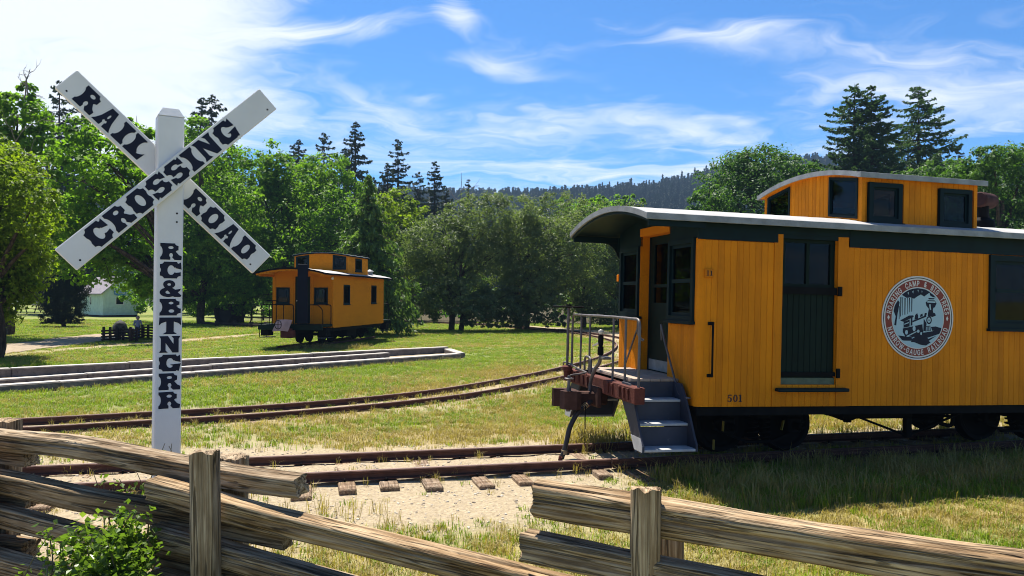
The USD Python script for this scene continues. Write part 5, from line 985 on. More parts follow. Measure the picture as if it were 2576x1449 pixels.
def small_sign(x0, x1, z0, z1, text, mb_, mt, h, arch_=False):
    s = part(sh, 'sign', MB().prism(unary_union([rect(x0, z0, x1, z1), ell((x0 + x1) / 2, z1 if arch_ else z0, (x1 - x0) * .38, .12)]), -.07, -.035, lambda a, b, d: (a, d, b)), mb_)
    t = meshkit.text_mesh(text, h, .006, True); V = np.asarray(t.vertices); V = (V - [V[:, 0].mean() * 0 + (V[:, 0].min() + V[:, 0].max()) / 2, h / 2, 0])
    part(s, 'lettering', (np.stack([(x0 + x1) / 2 + V[:, 0], -.071 - V[:, 2], (z0 + z1) / 2 + V[:, 1]], 1), t.faces), mt, kind='stuff')
small_sign(.98, 2.02, 2.32, 2.62, 'PRIX', M_shack, M_lightgreen, .17, True); small_sign(.95, 2.05, 1.95, 2.27, 'PHOTOS', M_blue, M_cream, .17)
# great hollow log section
o = P(560, 816); lg = thing('hollow_log', 'large dark hollow log section standing on its side under the maples', 'log', M=place(o, -.25))
th = np.linspace(0, 2 * pi, 25)[:-1]; ro = .74 + .05 * np.sin(3 * th) + .03 * np.cos(5 * th)
ring = sg.Polygon(np.stack([ro * np.cos(th), .74 + ro * np.sin(th)], 1)).difference(sg.Polygon(np.stack([ro * .80 * np.cos(th), .74 + ro * .80 * np.sin(th)], 1)))
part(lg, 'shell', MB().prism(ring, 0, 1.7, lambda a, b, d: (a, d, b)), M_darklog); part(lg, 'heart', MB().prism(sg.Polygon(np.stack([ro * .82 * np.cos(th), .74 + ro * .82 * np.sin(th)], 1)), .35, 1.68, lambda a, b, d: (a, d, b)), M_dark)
# boulder
o = P(301, 846); m = trimesh.creation.icosphere(3); V = np.asarray(m.vertices) * [.34, .34, .42]; V *= (1 + .35 * (meshkit.fbm(np.asarray(m.vertices) * 1.7 + 4, 3, 2) - .5))[:, None]
solo('boulder', (V + [0, 0, .36], m.faces), paint('dark_boulder_stone', (.045, .043, .042), .8, .4, 4.0, .5, .2), 'dark rounded boulder behind the low zigzag log fence', 'boulder', smooth=True, M=place(o, 0, 1.0))
o = P(330, 848); m2_ = V * [.55, .5, .62]
solo('boulder', (m2_ + [0, 0, .22], m.faces), stage.GetPrimAtPath('/World/Looks/dark_boulder_stone').GetPath().pathString, 'smaller dark boulder between the big boulder and the child', 'boulder', smooth=True, M=place(o, 1.3))
# low zigzag log fence
zf = thing('log_fence', 'low dark zigzag log fence around the boulders beside the dirt path', 'fence', M=place((0, 0, 0)))
zz = [P(263, 860), P(296, 858), P(330, 861), P(360, 852), P(392, 855), P(424, 846)]
for i, (a, b) in enumerate(zip(zz[:-1], zz[1:])):
    for k in range(4):
        h = .10 + k * .125 + (.06 if i % 2 else 0); d = (b - a) / np.linalg.norm(b - a) * .15; e = A([0, 0, 1.0]) * h
        part(zf, 'log', MB().tube([a - d + e, (a + b) / 2 + e + [0, 0, .01], b + d + e], [.048, .043, .05], 6), M_darklog)
    part(zf, 'post', MB().mm(-.05, .05, -.05, .05, -.1, .66, .01), M_darklog, M=place(a + [.02, -.12, 0], .3)); part(zf, 'post', MB().mm(-.045, .045, -.05, .05, -.1, .64, .01), M_darklog, M=place(a + [.16, .16, 0], .1))
# rail fence further right, beyond the stump
rf = thing('rail_fence', 'dark rail fence between the log section and the far caboose', 'fence', M=place((0, 0, 0)))
pp_ = [P(566, 805), P(588, 807), P(611, 807), P(633, 808), P(662, 808), P(690, 809)]
for a, b in zip(pp_[:-1], pp_[1:]):
    part(rf, 'post', MB().mm(-.07, .07, -.06, .06, -.1, .95, .01), M_darklog, M=place(a))
    for h in (.35, .60, .85): part(rf, 'rail', MB().bar(a + [0, -.02, h], b + [0, -.02, h - .03], .07, .10), M_darklog)
lr = thing('rail_fence', 'low dark log rail along the near edge of the maple shade', 'fence', M=place((0, 0, 0)))
pp_ = [P(500, 819), P(545, 822), P(590, 823), P(632, 826), P(668, 827)]
for a, b in zip(pp_[:-1], pp_[1:]): part(lr, 'rail', MB().tube([a + [0, 0, .22], b + [0, 0, .20]], .09, 6), M_darklog); part(lr, 'post', MB().mm(-.10, .10, -.10, .10, -.1, .42, .02), M_darklog, M=place(b))
# picnic table far left
o = P(77, 787); pt_ = thing('picnic_table', 'dark picnic table with a pale top under the trees at far left', 'table', M=place(o, .1))
part(pt_, 'tabletop', MB().mm(-1.0, 1.0, -.4, .4, .86, .92, .01), M_concrete); part(pt_, 'bench', MB().mm(-1.0, 1.0, -.85, -.55, .44, .49, .01), M_darklog); part(pt_, 'bench', MB().mm(-1.0, 1.0, .55, .85, .44, .49, .01), M_darklog)
for s in (-.75, .75):
    for q in (-1, 1): part(pt_, 'leg', MB().bar((s, q * .75, -.02), (s, q * .15, .86), .10, .06, (1, 0, 0)), M_darklog)
    part(pt_, 'cross_bar', MB().mm(s - .03, s + .03, -.85, .85, .38, .44), M_darklog)

# ------------------------------------------------------------------ child standing behind the log fence
import manifold3d as mf
def sph(p, r): return mf.Manifold.sphere(float(r), 16).translate([float(x) for x in p])
def bone(a, ra, b, rb): return mf.Manifold.batch_hull([sph(a, ra), sph(b, rb)])
def body(bones, edge=.02, it=6):
    m = mf.Manifold()
    for b in bones: m = m + bone(*b)
    m = m.refine_to_length(edge).to_mesh(); t = trimesh.Trimesh(m.vert_properties[:, :3], m.tri_verts, process=True); trimesh.smoothing.filter_taubin(t, iterations=it); return t
ch = P(346, 852); pe_ = thing('person', 'small child in lavender top and blue jeans standing by the log fence', 'person', M=place(ch, .5))
M_skin = paint('skin', (.32, .19, .13), .6, .08, 6.0); M_hair = paint('dark_hair', (.018, .013, .010), .5, .3, 20.0); M_lav = paint('lavender_top', (.22, .21, .26), .85, .1, 8.0); M_jean = paint('blue_jeans', (.05, .075, .13), .85, .15, 9.0); M_shoe = paint('dark_shoes', (.03, .03, .03), .6, .2, 9.0)
bl = []
for s in (-1, 1):
    bl += [((s * .055, 0, .53), .058, (s * .065, -.02, .29), .043), ((s * .065, -.02, .29), .042, (s * .065, 0, .06), .030), ((s * .065, .0, .04), .030, (s * .07, -.10, .028), .024),
           ((s * .115, 0, .83), .036, (s * .16, .02, .66), .027), ((s * .16, .02, .66), .026, (s * .13, -.10, .58), .019), ((s * .13, -.10, .58), .020, (s * .115, -.155, .57), .017)]
    for k in range(4): bl.append(((s * (.125 - .010 * k), -.155, .575 - .008 * k), .0065, (s * (.115 - .010 * k), -.19 + .004 * abs(k - 1), .560 - .008 * k), .005))
    bl.append(((s * .105, -.145, .58), .0075, (s * .088, -.17, .585), .006))
bl += [((-.05, 0, .56), .07, (.05, 0, .56), .07), ((0, 0, .56), .085, (0, 0, .72), .085), ((-.06, 0, .80), .058, (.06, 0, .80), .058), ((0, 0, .70), .085, (0, 0, .80), .075), ((0, 0, .84), .036, (0, -.005, .91), .034), ((0, -.01, .955), .070, (0, .005, 1.0), .080), ((0, -.03, .92), .040, (0, -.02, .95), .06), ((0, -.085, .955), .010, (0, -.075, .975), .008), ((.078, 0, .96), .014, (.078, .005, .98), .014), ((-.078, 0, .96), .014, (-.078, .005, .98), .014)]
bt = body(bl, .016, 5); part(pe_, 'body', bt, M_skin, True)
part(pe_, 'jeans', body([b_ if False else (b_[0], b_[1] + .008, b_[2], b_[3] + .010) for b_ in bl if False] + [((s * .055, 0, .55), .068, (s * .065, -.02, .29), .053) for s in (-1, 1)] + [((s * .065, -.02, .29), .052, (s * .065, 0, .07), .044) for s in (-1, 1)] + [((-.05, 0, .57), .078, (.05, 0, .57), .078)], .02, 4), M_jean, True)
part(pe_, 'top', body([((0, 0, .59), .098, (0, 0, .72), .094), ((-.065, 0, .80), .068, (.065, 0, .80), .068), ((0, 0, .70), .094, (0, 0, .80), .084)] + [((s * .115, 0, .83), .045, (s * .16, .02, .66), .036) for s in (-1, 1)], .02, 4), M_lav, True)
part(pe_, 'hair', body([((0, .018, .985), .082, (0, .015, 1.012), .080), ((0, .05, .97), .06, (0, .06, .86), .04)], .02, 4), M_hair, True)
part(pe_, 'shoes', body([((s * .065, .01, .035), .038, (s * .07, -.11, .030), .030) for s in (-1, 1)], .015, 3), M_shoe, True)
for s in (-1, 1): part(pe_, 'eye', MB().rev([(0, .006), (.008, .003), (.009, 0)], (s * .028, -.072, .985), (0, -1, 0), 8), M_hair, True)
part(pe_, 'mouth', MB().bar((-.02, -.080, .925), (.02, -.080, .925), .005, .006), M_rustred)

# ------------------------------------------------------------------ hill and trees
def crest(x):                                                        # skyline of the wooded hill (2576 print)
    return np.interp(x, [-1500, 0, 600, 1100, 1300, 1500, 1650, 1750, 1820, 1950, 2150, 2576, 4000], [425, 430, 440, 486, 484, 476, 466, 448, 430, 408, 395, 395, 420])
haz = np.radians(np.linspace(-80, 80, 161)); hr = np.r_[np.geomspace(110, 640, 26), [680, 760, 900, 1200]]
HA_, HR = np.meshgrid(haz, hr, indexing='ij')
px = CX + FOC * np.tan(np.clip(HA_, -1.2, 1.2)); top = 2 + (750 + .006 * (px - CX) - crest(px)) / FOC * 640 * 1.0 - 15
HZ = -1.2 + (top + 1.2) * (.10 * smooth(110, 300, HR) + .90 * smooth(250, 640, HR)) + 6 * (n2(HR * np.sin(HA_), HR * np.cos(HA_), .012, 31) - .5) * smooth(150, 400, HR)
HY = HR; HX = HR * np.tan(np.clip(HA_, -1.25, 1.25)) ; HX, HY = np.where(np.abs(HA_) > 1.0, HR * np.sin(HA_) * 1.8, HX), HY
ii = np.arange(HX.size).reshape(HX.shape)
M_hill = paint('forest_floor', (.022, .030, .014), .95, .3, .05, 0, .05)
solo('hill', (np.stack([HX, HY, HZ], -1).reshape(-1, 3), np.stack([ii[:-1, :-1], ii[1:, :-1], ii[1:, 1:], ii[:-1, 1:]], -1).reshape(-1, 4)), M_hill, None, kind='structure', smooth=True)
from scipy.interpolate import RegularGridInterpolator
_hz = RegularGridInterpolator((haz, hr), HZ, bounds_error=False, fill_value=None)
def hill_pt(pxx, d):
    az = math.atan((pxx - CX) / FOC); return A([d * math.tan(az), d, float(_hz((az, d)))])

def clumps(c, r, n, rng, up=.25, bump=.22, shell=(.78, 1.04), cl=.30, per=42):
    """leaf positions and normals for one lobe: clumps of leaves on a lumpy ellipsoid, thinner inside and behind"""
    c, r = A(c), A(r); k = max(6, int(n / per)); d = rng.normal(size=(k * 2, 3)); d /= np.linalg.norm(d, axis=1, keepdims=True)
    keep = rng.random(len(d)) < np.where(d[:, 1] > .25, .55, 1) * np.where(d[:, 2] < -.5, .6, 1); d = d[keep][:k]
    rad = rng.uniform(*shell, len(d)) + bump * (meshkit.fbm(d * 1.9 + c * .37, 3, 3) - .5) * 2
    cc = c + d * rad[:, None] * r
    m = int(n / len(d)); j = rng.normal(size=(len(d), m, 3)); j /= np.linalg.norm(j, axis=2, keepdims=True); cs = rng.uniform(.6, 1.3, (len(d), 1, 1)) * cl * r.min()
    q = j * rng.random((len(d), m, 1)) ** .45 * cs * [1.15, 1.15, .75]
    P = (cc[:, None] + q).reshape(-1, 3); N = (d[:, None] * .55 + j * .6 + [0, 0, .5] + .55 * rng.normal(size=j.shape)).reshape(-1, 3)
    ni = int(n * .22); e = rng.normal(size=(ni, 3)); e /= np.linalg.norm(e, axis=1, keepdims=True)
    P = np.vstack([P, c + e * rng.uniform(.25, .75, (ni, 1)) * r]); N = np.vstack([N, rng.normal(size=(ni, 3)) + [0, 0, .4]])
    return P, N
def broadleaf(name, label, d, lobes, m, ls, dens, trunks, seed, group=None, cat='tree', aspect=.6, twigs=40, cl=.30, bump=.22, per=42, part_names=('trunk', 'crown')):
    rng = np.random.default_rng(seed); b = P(trunks[0][0], trunks[0][1]) if trunks[0][1] else None
    b = A([*(at(trunks[0][0], 800, d)[:2]), 0]); b[2] = float(gz(b[0], b[1])); t = thing(name, label, cat, group, M=place(b))
    pos, nrm, cen = [], [], []
    for lb in lobes:
        x, y, rx, ry = lb[:4]; dz = lb[4] if len(lb) > 4 else rng.uniform(-.06, .08) * d * .6; dd = d + dz; k = dd / FOC; c = at(x, y, dd); r = A([rx * k, .85 * (rx * k + ry * k) / 2, ry * k])
        n = int(dens * 4 * np.pi * (r[0] * r[2] + r[0] * r[1] + r[1] * r[2]) / 3 / (ls * ls * aspect * .5)); p_, n_ = clumps(c, r, n, rng, cl=cl, bump=bump, per=per); pos.append(p_); nrm.append(n_); cen.append((c, r))
    pos, nrm = np.vstack(pos) - b, np.vstack(nrm); kz = pos[:, 2] > .25; pos, nrm = pos[kz], nrm[kz]
    tb = MB()
    for (tx, lean, w0) in trunks:
        o = A([*(at(tx, 800, d)[:2]), 0]); o[2] = b[2]; ztop = max(c[2] for c, r in cen) * .8; sp = [o + [0, 0, -.2]]
        for z in np.linspace(.4, ztop, 8): sp.append(o + A([lean * z + .12 * math.sin(z * 1.3 + seed), .1 * math.cos(z + seed), z]))
        sp = A(sp); tb.tube(sp - b, np.linspace(w0, w0 * .3, len(sp)), 9)
        for c, r in cen:
            k = sp[min(len(sp) - 1, 2 + int(5 * max(0, min(1, (c[2] * .55) / ztop))))]; mid_ = (k + c) / 2 + [0, 0, .15 * np.linalg.norm(c - k)]
            if np.linalg.norm(c - o) > 30: continue
            u = np.linspace(0, 1, 7)[:, None]; tb.tube((1 - u) ** 2 * k + 2 * u * (1 - u) * mid_ + u * u * c - b, np.linspace(w0 * .42, w0 * .10, 7), 6)
            for _ in range(3): e = c + rng.normal(size=3) * r * .55; u = np.linspace(0, 1, 5)[:, None]; tb.tube(c + (e - c) * u + [0, 0, .1] * np.sin(u * 3.1) - b, np.linspace(w0 * .10, w0 * .03, 5), 5)
    part(t, part_names[0], tb, M_bark, True)
    part(t, part_names[1], leaf_cards(pos, nrm, rng.uniform(.65, 1.3, len(pos)) * ls, rng, aspect, .10), m)
    return t, b

MD = .78
broadleaf('leafy_tree', 'big olive and yellow-green leafy tree drooping in at the left edge', 24, [(5, 560, 130, 150), (-80, 480, 140, 150), (45, 660, 85, 95), (-50, 700, 130, 120), (85, 520, 48, 80), (20, 440, 85, 70), (100, 600, 36, 60), (12, 770, 38, 40), (-60, 780, 70, 60), (60, 725, 50, 45)], M_olive, .15, .85, [(-12, 0, .22), ], 101, aspect=.55, cl=.34)
t2, b2 = broadleaf('maple_tree', 'pale green maple with bare dead lower branches, top left corner', 38, [(45, 290, 66, 66), (104, 300, 40, 55), (-40, 330, 90, 100), (70, 380, 80, 60), (70, 245, 42, 36), (-10, 260, 50, 45), (110, 360, 36, 60), (20, 470, 90, 60)], M_maple, .25, MD, [(20, 0, .28)], 102)
broadleaf('maple_tree', 'broad bright green maple behind the upper left arm of the sign', 36, [(200, 350, 78, 52), (290, 385, 100, 80), (205, 455, 105, 85), (330, 470, 90, 90), (250, 565, 130, 95), (165, 570, 70, 75), (335, 610, 100, 105), (260, 650, 115, 70), (385, 395, 50, 75), (345, 330, 35, 40), (395, 735, 60, 40), (390, 690, 50, 60)], M_maple, .25, MD, [(424, -.03, .26), (412, -.05, .18)], 103)
broadleaf('maple_tree', 'tall bright maple standing directly behind the white sign post', 55, [(445, 375, 60, 72), (500, 350, 62, 52), (560, 420, 66, 80), (470, 470, 115, 100), (575, 530, 85, 95), (500, 610, 125, 105), (430, 640, 85, 95), (600, 650, 88, 85), (520, 720, 110, 60), (420, 700, 80, 60), (600, 740, 80, 50), (470, 765, 70, 36), (340, 745, 34, 36, 4), (372, 715, 44, 42, 2)], M_maple, .25, MD, [(508, .0, .3), (455, 0, .2)], 104)
broadleaf('maple_tree', 'bright green maple with two rounded tops behind the far caboose', 58, [(692, 412, 52, 54), (650, 470, 70, 75), (745, 465, 86, 78), (822, 445, 66, 60), (862, 500, 52, 66), (700, 550, 108, 95), (800, 570, 105, 98), (875, 600, 55, 90), (735, 670, 115, 85), (640, 620, 80, 95), (850, 690, 70, 70), (700, 745, 90, 48), (620, 735, 60, 50), (800, 750, 90, 48)], M_maple, .26, MD, [(720, 0, .32), (610, .03, .2)], 105)
broadleaf('maple_tree', 'small round yellow-green maple just right of the drooping cedar', 62, [(1008, 522, 60, 44), (962, 540, 42, 46), (1044, 562, 42, 50), (990, 590, 66, 56), (1020, 650, 60, 60)], M_olive, .26, MD, [(1005, 0, .25)], 106)
broadleaf('oak_tree', 'wide grey-green oak with a forked trunk, left one of the dark oak group', 46, [(1240, 556, 128, 72), (1120, 620, 105, 82), (1200, 665, 118, 90), (1075, 700, 66, 85), (1150, 745, 92, 50), (1060, 640, 55, 50), (1300, 610, 80, 80), (1080, 770, 60, 36), (1190, 780, 60, 34)], M_oak, .16, .80, [(1134, -.035, .20), (1158, .03, .17)], 107, aspect=.55, cl=.22, bump=.42, per=40)
broadleaf('oak_tree', 'dark grey-green oak with low boughs, middle of the oak group', 49, [(1385, 560, 100, 66), (1350, 660, 90, 85), (1440, 640, 85, 95), (1335, 715, 72, 52, -3), (1235, 768, 80, 46, -3.5), (1375, 760, 52, 50, -3), (1300, 770, 74, 48, -2.5), (1410, 700, 60, 70), (1220, 806, 60, 22, -3), (1300, 806, 80, 26, -2), (1385, 805, 46, 22, -2)], M_oak, .16, .80, [(1302, 0, .26), (1322, .02, .18)], 108, aspect=.55, cl=.22, bump=.42, per=40)
broadleaf('oak_tree', 'grey-green oak partly hidden by the near caboose end, right of the group', 52, [(1490, 610, 70, 90), (1500, 715, 66, 95), (1570, 680, 76, 115), (1515, 780, 76, 40), (1600, 590, 60, 80), (1450, 770, 50, 40), (1545, 790, 60, 36)], M_oak, .17, .80, [(1468, .03, .16), (1560, 0, .22)], 109, aspect=.55, cl=.22, bump=.42, per=40)
broadleaf('bay_tree', 'big domed dark green tree behind the roof of the near caboose', 58, [(1905, 425, 84, 58), (1840, 470, 84, 74), (1962, 465, 84, 76), (1785, 510, 52, 44), (2028, 450, 44, 46), (1890, 560, 140, 90), (1900, 680, 150, 80)], M_bay, .25, 1.0, [(1890, 0, .4)], 110, cl=.33)
broadleaf('leafy_tree', 'lush green tree at the right edge above the end of the caboose roof', 47, [(2500, 412, 80, 44), (2575, 430, 70, 70), (2440, 450, 70, 50), (2540, 500, 110, 80), (2440, 530, 80, 70), (2560, 600, 120, 80)], M_bay, .22, 1.0, [(2520, 0, .35)], 111, cl=.33)
broadleaf('leafy_tree', 'lower leafy green tree between the tall redwoods and the smoke jack', 52, [(2330, 450, 66, 36), (2270, 480, 50, 44), (2395, 455, 50, 50), (2350, 520, 90, 66), (2330, 600, 120, 70)], M_bay, .22, 1.0, [(2330, 0, .3)], 112, cl=.33)
for i, (xs, y_, lab) in enumerate([((1430, 1490), 516, 'left one of two sunlit light green treetops behind the oaks'), ((1530, 1580), 512, 'right one of two sunlit light green treetops behind the oaks')]):
    broadleaf('leafy_tree', lab, 85, [(xs[0], y_, 42, 22), (xs[1], y_ - 2, 42, 20), ((xs[0] + xs[1]) / 2, y_ + 60, 70, 60)], M_maple, .30, MD, [((xs[0] + xs[1]) / 2, 0, .25)], 120 + i)
broadleaf('juniper', 'dense dark upright juniper bush on the lawn left of the shack', 49, [(163, 700, 46, 50, 0), (160, 755, 55, 50, 0), (172, 662, 28, 26, 0), (158, 795, 50, 24, 0), (162, 812, 54, 13, 0), (195, 720, 26, 50, 0), (125, 740, 24, 44, 0)], M_juniper, .13, 1.0, [(163, 0, .14)], 130, cat='bush', aspect=.3, cl=.3)
# dark understorey far behind the open trunks
UL = ['shaded growth behind the picnic table at far left', 'shaded growth behind the green shack', 'dark shrubs behind the white sign post', 'dark shrubs behind the hollow log section', 'dark shrubs just left of the far caboose roof', 'dark shrubs behind the drooping cedar', 'dark shrubs behind the small round maple',
      'dark shrubs behind the forked oak trunk', 'dark shrubs behind the middle oak trunk', 'dark shrubs left of the near caboose platform', 'dark shrubs seen through the near caboose end windows', 'dark growth behind the cupola, below the redwood pair', 'dark growth behind the smoke jack at far right']
for i, (x, w_, y_, d_) in enumerate([(40, 120, 700, 92), (240, 120, 715, 96), (420, 110, 750, 78), (560, 120, 752, 74), (700, 110, 755, 72), (850, 110, 760, 70), (1010, 110, 765, 66), (1170, 110, 775, 64), (1330, 110, 780, 62), (1470, 110, 778, 62), (1640, 120, 770, 66), (2050, 170, 700, 92), (2350, 170, 700, 92)]):
    rr_ = np.random.default_rng(300 + i)
    broadleaf('understorey_shrub', UL[i], d_, [(x - w_ * .35, y_, w_ * .5, 44), (x + w_ * .3, y_ - 20, w_ * .5, 52), (x, y_ - 60, w_ * .5, 50)], M_bay, .40, .55, [(x, 0, .18)], 140 + i, None, 'shrub')
# dead grey branches on the pale maple
db = MB(); rng = np.random.default_rng(9)
def twig(p, dirv, L, r, depth):
    pts = [p]; v = A(dirv, float)
    for _ in range(6): v = v + rng.normal(size=3) * .16; v /= np.linalg.norm(v); pts.append(pts[-1] + v * L / 6)
    db.tube(A(pts) - b2, np.linspace(r, r * .35, 7), 5)
    if depth:
        for k in (2, 4, 5): twig(pts[k], v + rng.normal(size=3) * .6, L * .55, r * .5, depth - 1)
for x, y, dx, dz, L in ((-10, 560, 1, .35, 3.6), (0, 500, 1, .6, 3.4), (-10, 610, 1, .1, 3.4), (20, 480, .7, .9, 2.6), (0, 440, .5, 1.0, 3.0), (70, 240, .1, 1, 1.2), (60, 250, .3, 1, 1.5)): twig(at(x, y, 35.8), A([dx, -.2, dz]), L, .035, 2)
part(t2, 'dead_branches', db, M_twig, True, kind='stuff')

# conifers: local, 1 unit = 1 m
def conifer(H, R, seed, whorls, per, droop, ls, bare=.1, gaps=.12, tipup=.25, prof=.8, nl=46, hang=0., wid=.16, flat=.35):
    rng = np.random.default_rng(seed); tr = MB(); pos, nrm, ax = [], [], []
    tr.tube([(0, 0, -.5), (0, 0, H * .3), (.02 * H * rng.normal() * .2, 0, H * .7), (0, 0, H)], [H * .017, H * .013, H * .007, .01], 8)
    for k in range(whorls):
        for j in range(per):
            if rng.random() < gaps: continue
            f = bare + (1 - bare) * min(.995, max(0, (k + rng.uniform(-.1, 1.1)) / whorls)); z = H * min(f, .995); L0 = R * (1 - f) ** prof * (1 - .25 * math.exp(-((f - bare) / .08) ** 2)) * (1 + .55 * (float(meshkit.noise(A([z * .35, j * .9, seed * 1.0]))) - .5)) + .02 * H * (1 - f) + .12
            a = 2 * np.pi * (j + rng.random() * .8) / per + k * 1.9; L = L0 * rng.uniform(.55, 1.15); h = A([math.cos(a), math.sin(a), 0])
            s = np.linspace(0, 1, 7)[:, None]; zz = -droop * L * s ** 1.5 + tipup * L * s ** 3
            br = A([0, 0, z]) + h * L * s + A([0, 0, 1.0]) * zz
            if L > .5: tr.tube(br, np.linspace(.010 * L + .012, .006, 7), 4, False)
            n = max(8, int(nl * (L / R) ** 1.2)); u = rng.random(n) ** .75 * .95 + .08; lat = rng.normal(size=n) * wid * L * (1.08 - u) * 1.3
            b = np.cross(h, [0, 0, 1.0]); q = A([0, 0, z]) + h * L * u[:, None] + b * lat[:, None]; q[:, 2] += -droop * L * u ** 1.5 + tipup * L * u ** 3 - hang * rng.random(n) * .22 * L - np.abs(lat) * .25
            pos.append(q); nrm.append(A([0, 0, 1.0]) * flat + rng.normal(size=(n, 3)) * (1 - flat) * .9)
            ax.append(h * .7 + b * np.sign(lat)[:, None] * .5 + A([0, 0, -hang * 1.6]) + rng.normal(size=(n, 3)) * .2)
    pos, nrm, ax = np.vstack(pos), np.vstack(nrm), np.vstack(ax)
    return tr, leaf_cards(pos, nrm, rng.uniform(.7, 1.35, len(pos)) * ls, rng, .38, .05, ax)
def conifer_thing(name, label, M, args, m, group=None):
    t = thing(name, label, 'tree', group, M=M); tr, lv = conifer(**args); part(t, 'trunk', tr, M_bark, True); part(t, 'crown', lv, m); return t
def stand(x, ytop, d, H, rz=0):
    """frame for a conifer built H metres tall whose tip shows at (x, ytop) from distance d"""
    tip = at(x, ytop, d); k = float(tip[2]) / H; return place((tip[0], tip[1], 0), rz, k)
cd = at(926, 440, 41); conifer_thing('cedar_tree', 'drooping blue-green cedar right behind the far caboose', place((cd[0], cd[1], 0)), dict(H=float(cd[2]), R=3.3, seed=21, whorls=30, per=7, droop=.42, ls=.30, bare=.10, gaps=.05, tipup=.12, prof=.85, nl=150, hang=1.0, wid=.20, flat=.2), M_cedar)
RA = dict(H=26, R=4.6, seed=31, whorls=40, per=6, droop=.30, ls=.46, bare=.08, gaps=.20, tipup=.30, prof=.60, nl=150, hang=.5)
RB = dict(H=26, R=5.4, seed=32, whorls=34, per=6, droop=.22, ls=.46, bare=.10, gaps=.22, tipup=.28, prof=.55, nl=150, hang=.45)
ra = conifer_thing('redwood_tree', 'tall dark redwood with layered boughs, highest behind the middle maples', stand(895, 304, 104, 26), RA, M_redwood)
rb = conifer_thing('redwood_tree', 'broad dark redwood above the small round maple', stand(1001, 350, 100, 26, .6), RB, M_redwood)
for src, x, y, d, rz, lab in ((ra, 1094, 404, 96, 2.0, 'slim dark redwood nearest the open hillside'), (rb, 815, 334, 112, 1.1, 'bushy redwood top second left of the highest one'), (ra, 752, 349, 125, .4, 'small redwood tip behind the two-topped maple'),
                              (ra, 738, 362, 126, 2.4, 'shorter redwood tip at the left beside a twin'), (rb, 1052, 432, 102, 2.9, 'low redwood between the broad and the slim redwoods'), (ra, 866, 372, 108, 3.3, 'redwood hugging the left side of the highest redwood'),
                              (ra, 506, 243, 92, 1.4, 'left one of the twin redwoods beside the sign arm'), (rb, 534, 238, 94, 2.2, 'right one of the twin redwoods beside the sign arm'), (ra, 580, 362, 96, .2, 'dark redwood tip right of the twin redwoods'),
                              (rb, 150, 203, 84, 1.7, 'dark redwood behind the upper left arm of the sign'), (rb, 205, 262, 86, 2.7, 'lower dark redwood under the upper left sign arm'), (ra, 1122, 470, 92, 2.6, 'short redwood at the foot of the slim one'), (ra, 975, 408, 98, 4.1, 'redwood shoulder left of the broad redwood')):
    copy_of(src, 'redwood_tree', stand(x, y, d, 26, rz), lab, 'tree', None)
sp_ = conifer_thing('sparse_conifer', 'sparse half-bare conifer standing alone before the open hillside', stand(1178, 452, 92, 14), dict(H=14, R=1.9, seed=41, whorls=24, per=5, droop=.15, ls=.34, bare=.15, gaps=.35, tipup=.1, prof=.8, nl=14), M_redwood)
sd = thing('dead_snag', 'thin bare dead tree left of the sparse conifer', 'tree', M=stand(1157, 434, 92, 15)); db = MB(); b2 = A([0, 0, 0.]); rng = np.random.default_rng(12)
db.tube([(0, 0, -.3), (.1, 0, 6), (.05, 0, 11), (.2, 0, 15)], [.14, .1, .07, .02], 6)
for z, dx in ((8.5, 1), (9.5, -1), (11, 1), (12, -1), (13, .6)): twig(A([.06, 0, z]), A([dx, rng.normal() * .4, .7]), 2.2, .04, 1)
part(sd, 'trunk', db, M_twig, True)
r3 = dict(H=19, R=6.2, seed=51, whorls=40, per=7, droop=.12, ls=.30, bare=.1, gaps=.18, tipup=.22, prof=.62, nl=330, hang=.2, wid=.2)
conifer_thing('redwood_tree', 'tall light green redwood left in the pair above the caboose roof', stand(2150, 210, 62, 19), r3, M_redwood2)
conifer_thing('redwood_tree', 'tall leaning-topped redwood right in the pair above the caboose roof', stand(2312, 214, 64, 19), dict(r3, seed=52, R=6.6, droop=.16, gaps=.12), M_redwood2)
conifer_thing('redwood_tree', 'second slender top close beside the left redwood of the pair', stand(2192, 216, 61, 19), dict(r3, seed=53, R=5.0), M_redwood2)
copy_of(ra, 'redwood_tree', stand(2410, 372, 75, 26, 1.2), 'small redwood tip right of the redwood pair', 'tree', None)
copy_of(rb, 'redwood_tree', stand(2050, 400, 90, 26, .3), 'distant redwood tip left of the redwood pair', 'tree', None)

# forest on the hill
rng = np.random.default_rng(61)
h1 = conifer_thing('hill_conifer', 'distant conifer on the skyline of the wooded hill', place(hill_pt(1165, 630), 0, 1.0), dict(H=19, R=3.3, seed=61, whorls=16, per=6, droop=.3, ls=1.5, bare=.08, gaps=.1, tipup=.1, prof=.85, nl=14), M_hillfir, 'conifers along the hill skyline')
GL = 'distant conifer on the skyline of the wooded hill'
for k in range(150):
    x = 1110 + (1840 - 1110) * (k + rng.uniform(-.4, .4)) / 150; d = rng.uniform(560, 655); s = rng.uniform(.40, .85) * (.8 if x < 1450 else 1.15)
    copy_of(h1, 'hill_conifer', place(hill_pt(x, d), rng.uniform(0, 6), (s * .95, s * .95, s)), GL, 'tree', 'conifers along the hill skyline')
pi = UsdGeom.PointInstancer.Define(stage, '/World/hillside_forest'); data('/World/hillside_forest', 'dark conifer forest covering the far hillside', None, None, 'stuff')
UsdGeom.Xform.Define(stage, '/World/hillside_forest/tree'); tr, lv = conifer(H=17, R=3.4, seed=62, whorls=12, per=6, droop=.3, ls=1.9, bare=.08, gaps=.05, tipup=.1, prof=.85, nl=12)
